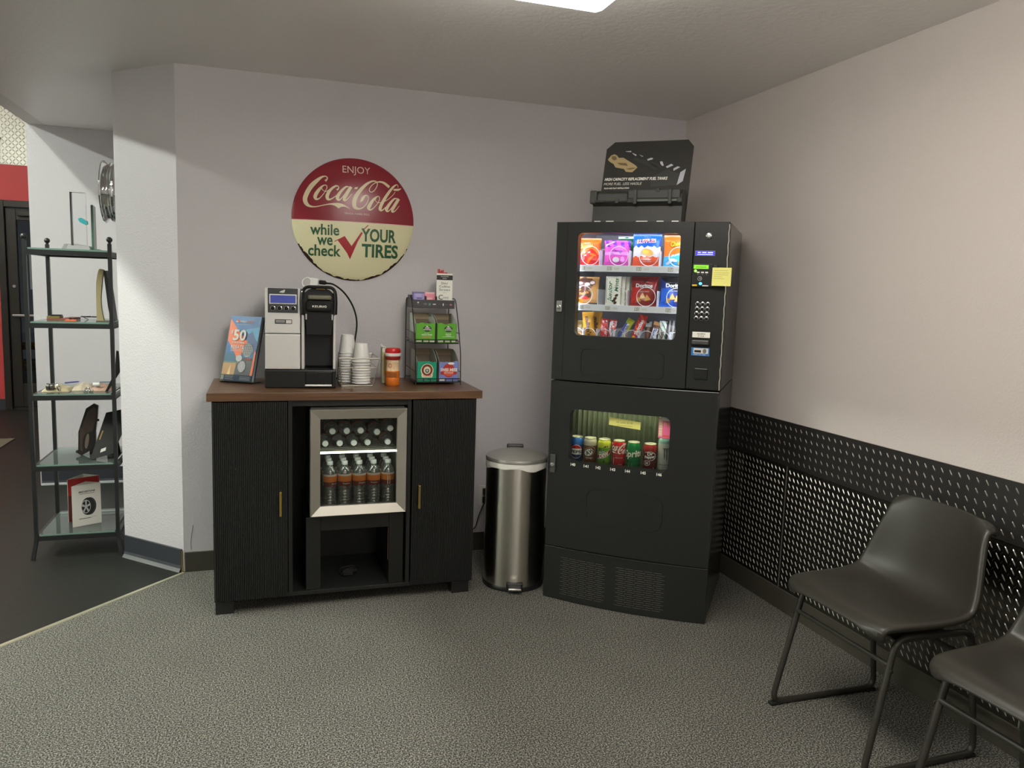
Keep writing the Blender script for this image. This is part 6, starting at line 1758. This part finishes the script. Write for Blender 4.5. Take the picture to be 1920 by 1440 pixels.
lump('parts_bag', 'pale folded bag in the middle of the third glass shelf', 'bag', -3.215, .54, Z3, .10, .15, .030, M_BAG2, 2, R_(6))
lump('parts_bag', 'pinkish bag of parts at the right of the third glass shelf', 'bag', -3.118, .52, Z3, .10, .15, .026, mat('parts_bag_pink', (196, 160, 140), .35), 3, R_(-5))
ft2 = thing('pipe_fitting', 'grey ribbed fitting with a chrome ring on the beige parts bag', 'fitting', (-3.345, .44, Z3 + .024))
b = MB(); b.M = Matrix.Rotation(R_(90), 4, 'Y'); b.lathe([(.001, -.02), (.017, -.02), (.018, -.016), (.018, -.006), (.015, -.004), (.018, -.002), (.018, .010), (.014, .014), (.001, .014)], M_FIT, 24); b.M = Matrix.Translation((0, 0, .0)) @ Matrix.Rotation(R_(90), 4, 'Y'); b.build('sleeve', ft2)
b = MB(); b.M = Matrix.Translation((.034, 0, -.002)) @ Matrix.Rotation(R_(78), 4, 'Y'); b.lathe([(.017, -.004), (.022, -.003), (.022, .003), (.017, .004), (.017, -.004)], M_CHROME, 24); b.build('ring', ft2)
def pen(lab, p0, p1, m):
    b = MB(); p0 = Vector(p0); p1 = Vector(p1); dd = p1 - p0
    b.tube([(0, 0, 0), dd * .85, dd * .9, dd], [.004, .004, .0032, .001], m, 8); return tag(b.build('pen'), lab, 'pen', 'pens on the bags of parts', tuple(p0))
pen('blue pen lying on the left bag of the third glass shelf', (-3.30, .52, Z3 + .0345), (-3.235, .54, Z3 + .0385), mat('pen_blue', (70, 76, 150), .3))
pen('pale blue pen lying on the right bag of the third glass shelf', (-3.14, .54, Z3 + .035), (-3.075, .56, Z3 + .034), mat('pen_pale', (150, 166, 184), .3))
wc = MB(); wc.M = Matrix.Rotation(R_(90), 4, 'Y'); wc.lathe([(.001, -.016), (.010, -.016), (.011, -.012), (.011, .012), (.010, .016), (.001, .016)], M_WHITE, 20); tag(wc.build('white_cap'), 'small white cylinder resting on the pinkish parts bag', 'cap', None, (-3.14, .46, Z3 + .032))
for i, (x, y, z) in enumerate(((-3.188, .415, .006), (-3.176, .41, .006), (-3.164, .417, .006), (-3.182, .425, .0175), (-3.169, .423, .0175), (-3.152, .412, .006))):
    b = MB(); b.sphere((0, 0, 0), .0062, M_BEAD, 8); tag(b.build('bead'), 'silver bead in the small heap at the front of the third glass shelf', 'bead', 'silver beads on the third shelf', (x, y, Z3 + z + .0004))
lp = thing('black_board', 'black board leaning at the right end of the third glass shelf', 'board', (-3.085, .42, Z3))
b = MB(); b.prism([(-.008, .0), (.004, .0), (.066, .105), (.060, .21), (.050, .215), (.040, .10)], .0, .012, M_BLACKP, lambda u, v, d: Vector((u, d, v))); b.build('board', lp)
# fourth shelf: backs of frames
M_FBACK = mat('frame_brown', (78, 66, 58), .35); M_FEDGE = mat('frame_dark', (38, 33, 30), .4)
fr4 = thing('picture_frame', 'dark brown standing frame on the fourth glass shelf', 'frame', (-3.205, .56, Z4), R_(0))
b = MB(); o4 = [(-.050, .010), (-.050, .03), (-.046, .13), (-.006, .255), (.030, .280), (.052, .268), (.046, .20), (.036, .13), (.036, .08), (.030, .0), (.008, .025), (-.036, .0)]
b.prism(o4, -.010, .012, M_FEDGE, lambda u, v, d: Vector((u, d, v)))
b.poly([(-.040, .03), (-.040, .125), (.002, .24), (.030, .262), (.044, .255), (.038, .19), (.022, .13), (-.01, .12), (-.03, .02)], M_FBACK, lambda u, v: Vector((u, -.0106, v)))
b.poly(ellipse(-.012, .075, .016, .05, 20, -.2), M_FEDGE, lambda u, v: Vector((u, -.0110, v))); b.poly(ellipse(-.006, .078, .009, .042, 20, -.15), mat('frame_glint', (120, 108, 100), .3), lambda u, v: Vector((u, -.0114, v)))
b.build('board', fr4)
b = MB(); b.sphere((-.056, 0, .02), .009, M_FEDGE, 8); b.sphere((.048, 0, .19), .007, M_FEDGE, 8); b.build('knob', fr4)
b = MB(); b.prism([(.0, .0), (.03, .0), (.02, .05), (.0, .07)], .012, .060, M_FEDGE, lambda u, v, d: Vector((u, d, v))); b.build('easel_leg', fr4)
bs = thing('photo_stand', 'black photo stand with a small white sticker on the fourth glass shelf', 'stand', (-3.098, .43, Z4))
b = MB(); b.prism([(-.078, .0), (-.012, .235), (.076, .253), (.080, .15), (.030, .030), (.028, .028)], -.004, .004, M_BLACKP, lambda u, v, d: Vector((u, d + .10 * (v / .25), v))); b.build('panel', bs)
b = MB(); f7 = lambda u, v: Vector((u, -.0046 + .10 * (v / .25), v)); b.poly([(-.032, .035), (-.006, .045), (-.004, .062), (-.028, .052)], M_OFFW, f7); b.poly([(-.040, .10), (-.034, .10), (-.020, .145), (-.026, .145)], M_BRASS, f7); b.build('sticker', bs)
b = MB(); b.prism([(-.02, .0), (.05, .0), (.04, .12), (.0, .12)], -.003, .003, M_BLACKP, lambda u, v, d: Vector((u, d + .13 - .06 * (v / .12), v))); b.build('easel_leg', bs)
# bottom shelf: tent cards
def tent(name, lab, A, B, Cc, h, m, deco):
    A, B, Cc = [Vector((p[0], p[1])) for p in (A, B, Cc)]; o = (A + B + Cc) / 3
    t = thing(name, lab, 'tent card', (o.x, o.y, Z5)); b = MB(); k = .0012
    for p, q, mm in ((A, B, m), (B, Cc, M_PAPER), (Cc, A, m)):
        d_ = (q - p).normalized(); nrm = Vector((d_.y, -d_.x)); pts = [p - o, q - o, q - o - nrm * k, p - o - nrm * k]
        vs = [(v.x, v.y, 0) for v in pts] + [(v.x, v.y, h) for v in pts]
        b.add(vs, [(0, 1, 5, 4)], mm); b.add(vs, [(2, 3, 7, 6), (4, 5, 6, 7), (1, 2, 6, 5), (3, 0, 4, 7)], M_PAPER)
    d_ = (B - A); Ln = d_.length; d_ = d_.normalized(); nrm = Vector((d_.y, -d_.x))
    f = lambda e=.0004: (lambda u, v: Vector((A.x - o.x + d_.x * u * Ln + nrm.x * e, A.y - o.y + d_.y * u * Ln + nrm.y * e, v * h)))
    deco(b, f); b.build('card', t); return t
def dwhite(b, f):
    b.text('BRIDGESTONE', .52, .83, .58, .045, M_INK, f(), shear=.25, bold=.03); b.poly([(.26, .775), (.78, .775), (.78, .785), (.26, .785)], M_GREYINK, f())
    b.poly(ellipse(.60, .46, .23, .215, 30), M_TYRE, f()); b.poly(ellipse(.54, .46, .23, .215, 30), mat('print_dark_tyre', (48, 48, 50), .4), f(.0007)); b.poly(ellipse(.47, .46, .165, .165, 28), M_TYREL, f(.001)); b.poly(ellipse(.47, .46, .145, .145, 28), M_INK, f(.0013))
    for k_ in range(5):
        a = 2 * PI * k_ / 5 + .3; ca, sa = math.cos(a), math.sin(a)
        b.poly([(.47 + .02 * -sa, .46 + .02 * ca), (.47 + .15 * ca + .03 * -sa, .46 + .15 * sa + .03 * ca), (.47 + .15 * ca + .03 * sa, .46 + .15 * sa - .03 * ca), (.47 + .02 * sa, .46 - .02 * ca)], M_TYREL, f(.0016))
    b.poly(ellipse(.47, .46, .03, .03, 12), M_TYREL, f(.0018)); b.poly([(.22, .17), (.64, .165), (.64, .178), (.22, .183)], M_INK, f()); b.poly([(.66, .185), (.82, .185), (.82, .19), (.66, .19)], M_GREYINK, f())
tent('tent_card', 'white tyre advertising tent card on the lowest glass shelf', (-3.270, .440), (-3.146, .510), (-3.225, .545), .222, M_PAPER, dwhite)
M_CRED = mat('card_red', (196, 40, 38), .4); M_CREDD = mat('card_dark_red', (110, 30, 28), .4)
def dred(b, f): b.poly([(0, 0), (1, 0), (1, .45), (0, .62)], M_CREDD, f())
tent('tent_card', 'red tent card standing behind the white tyre card', (-3.312, .545), (-3.172, .625), (-3.262, .675), .235, M_CRED, dred)

# chrome wheel rim on the hidden flank of the pillar
wr_ = thing('wheel_rim', 'chrome wheel rim hanging high on the hidden side of the pillar', 'wheel rim', (PX, .50, 1.885))
b = MB(); b.M = Matrix.Rotation(R_(-90), 4, 'Y')
b.lathe([(.150, .0), (.158, .004), (.158, .012), (.148, .018), (.143, .030), (.150, .036), (.150, .042), (.143, .048), (.138, .060), (.152, .068), (.158, .074), (.156, .080), (.148, .078), (.120, .055), (.118, .030)], M_CHROME, 64); b.build('barrel', wr_)
b = MB(); b.M = Matrix.Rotation(R_(-90), 4, 'Y')
b.lathe([(.001, .05), (.04, .05), (.045, .044), (.045, .03), (.001, .03)], M_CHROME, 32)
for k_ in range(5):
    a = 2 * PI * k_ / 5; old = b.M; b.M = old @ Matrix.Rotation(a, 4, 'Z'); b.box(.035, .125, -.017, .017, .032, .048, M_CHROME, .005); b.M = old
b.build('spokes', wr_)
b = MB(); b.tube([(0, 0, .128), (-.03, 0, .128)], .006, M_BLACKM, 8); b.build('wall_peg', wr_)
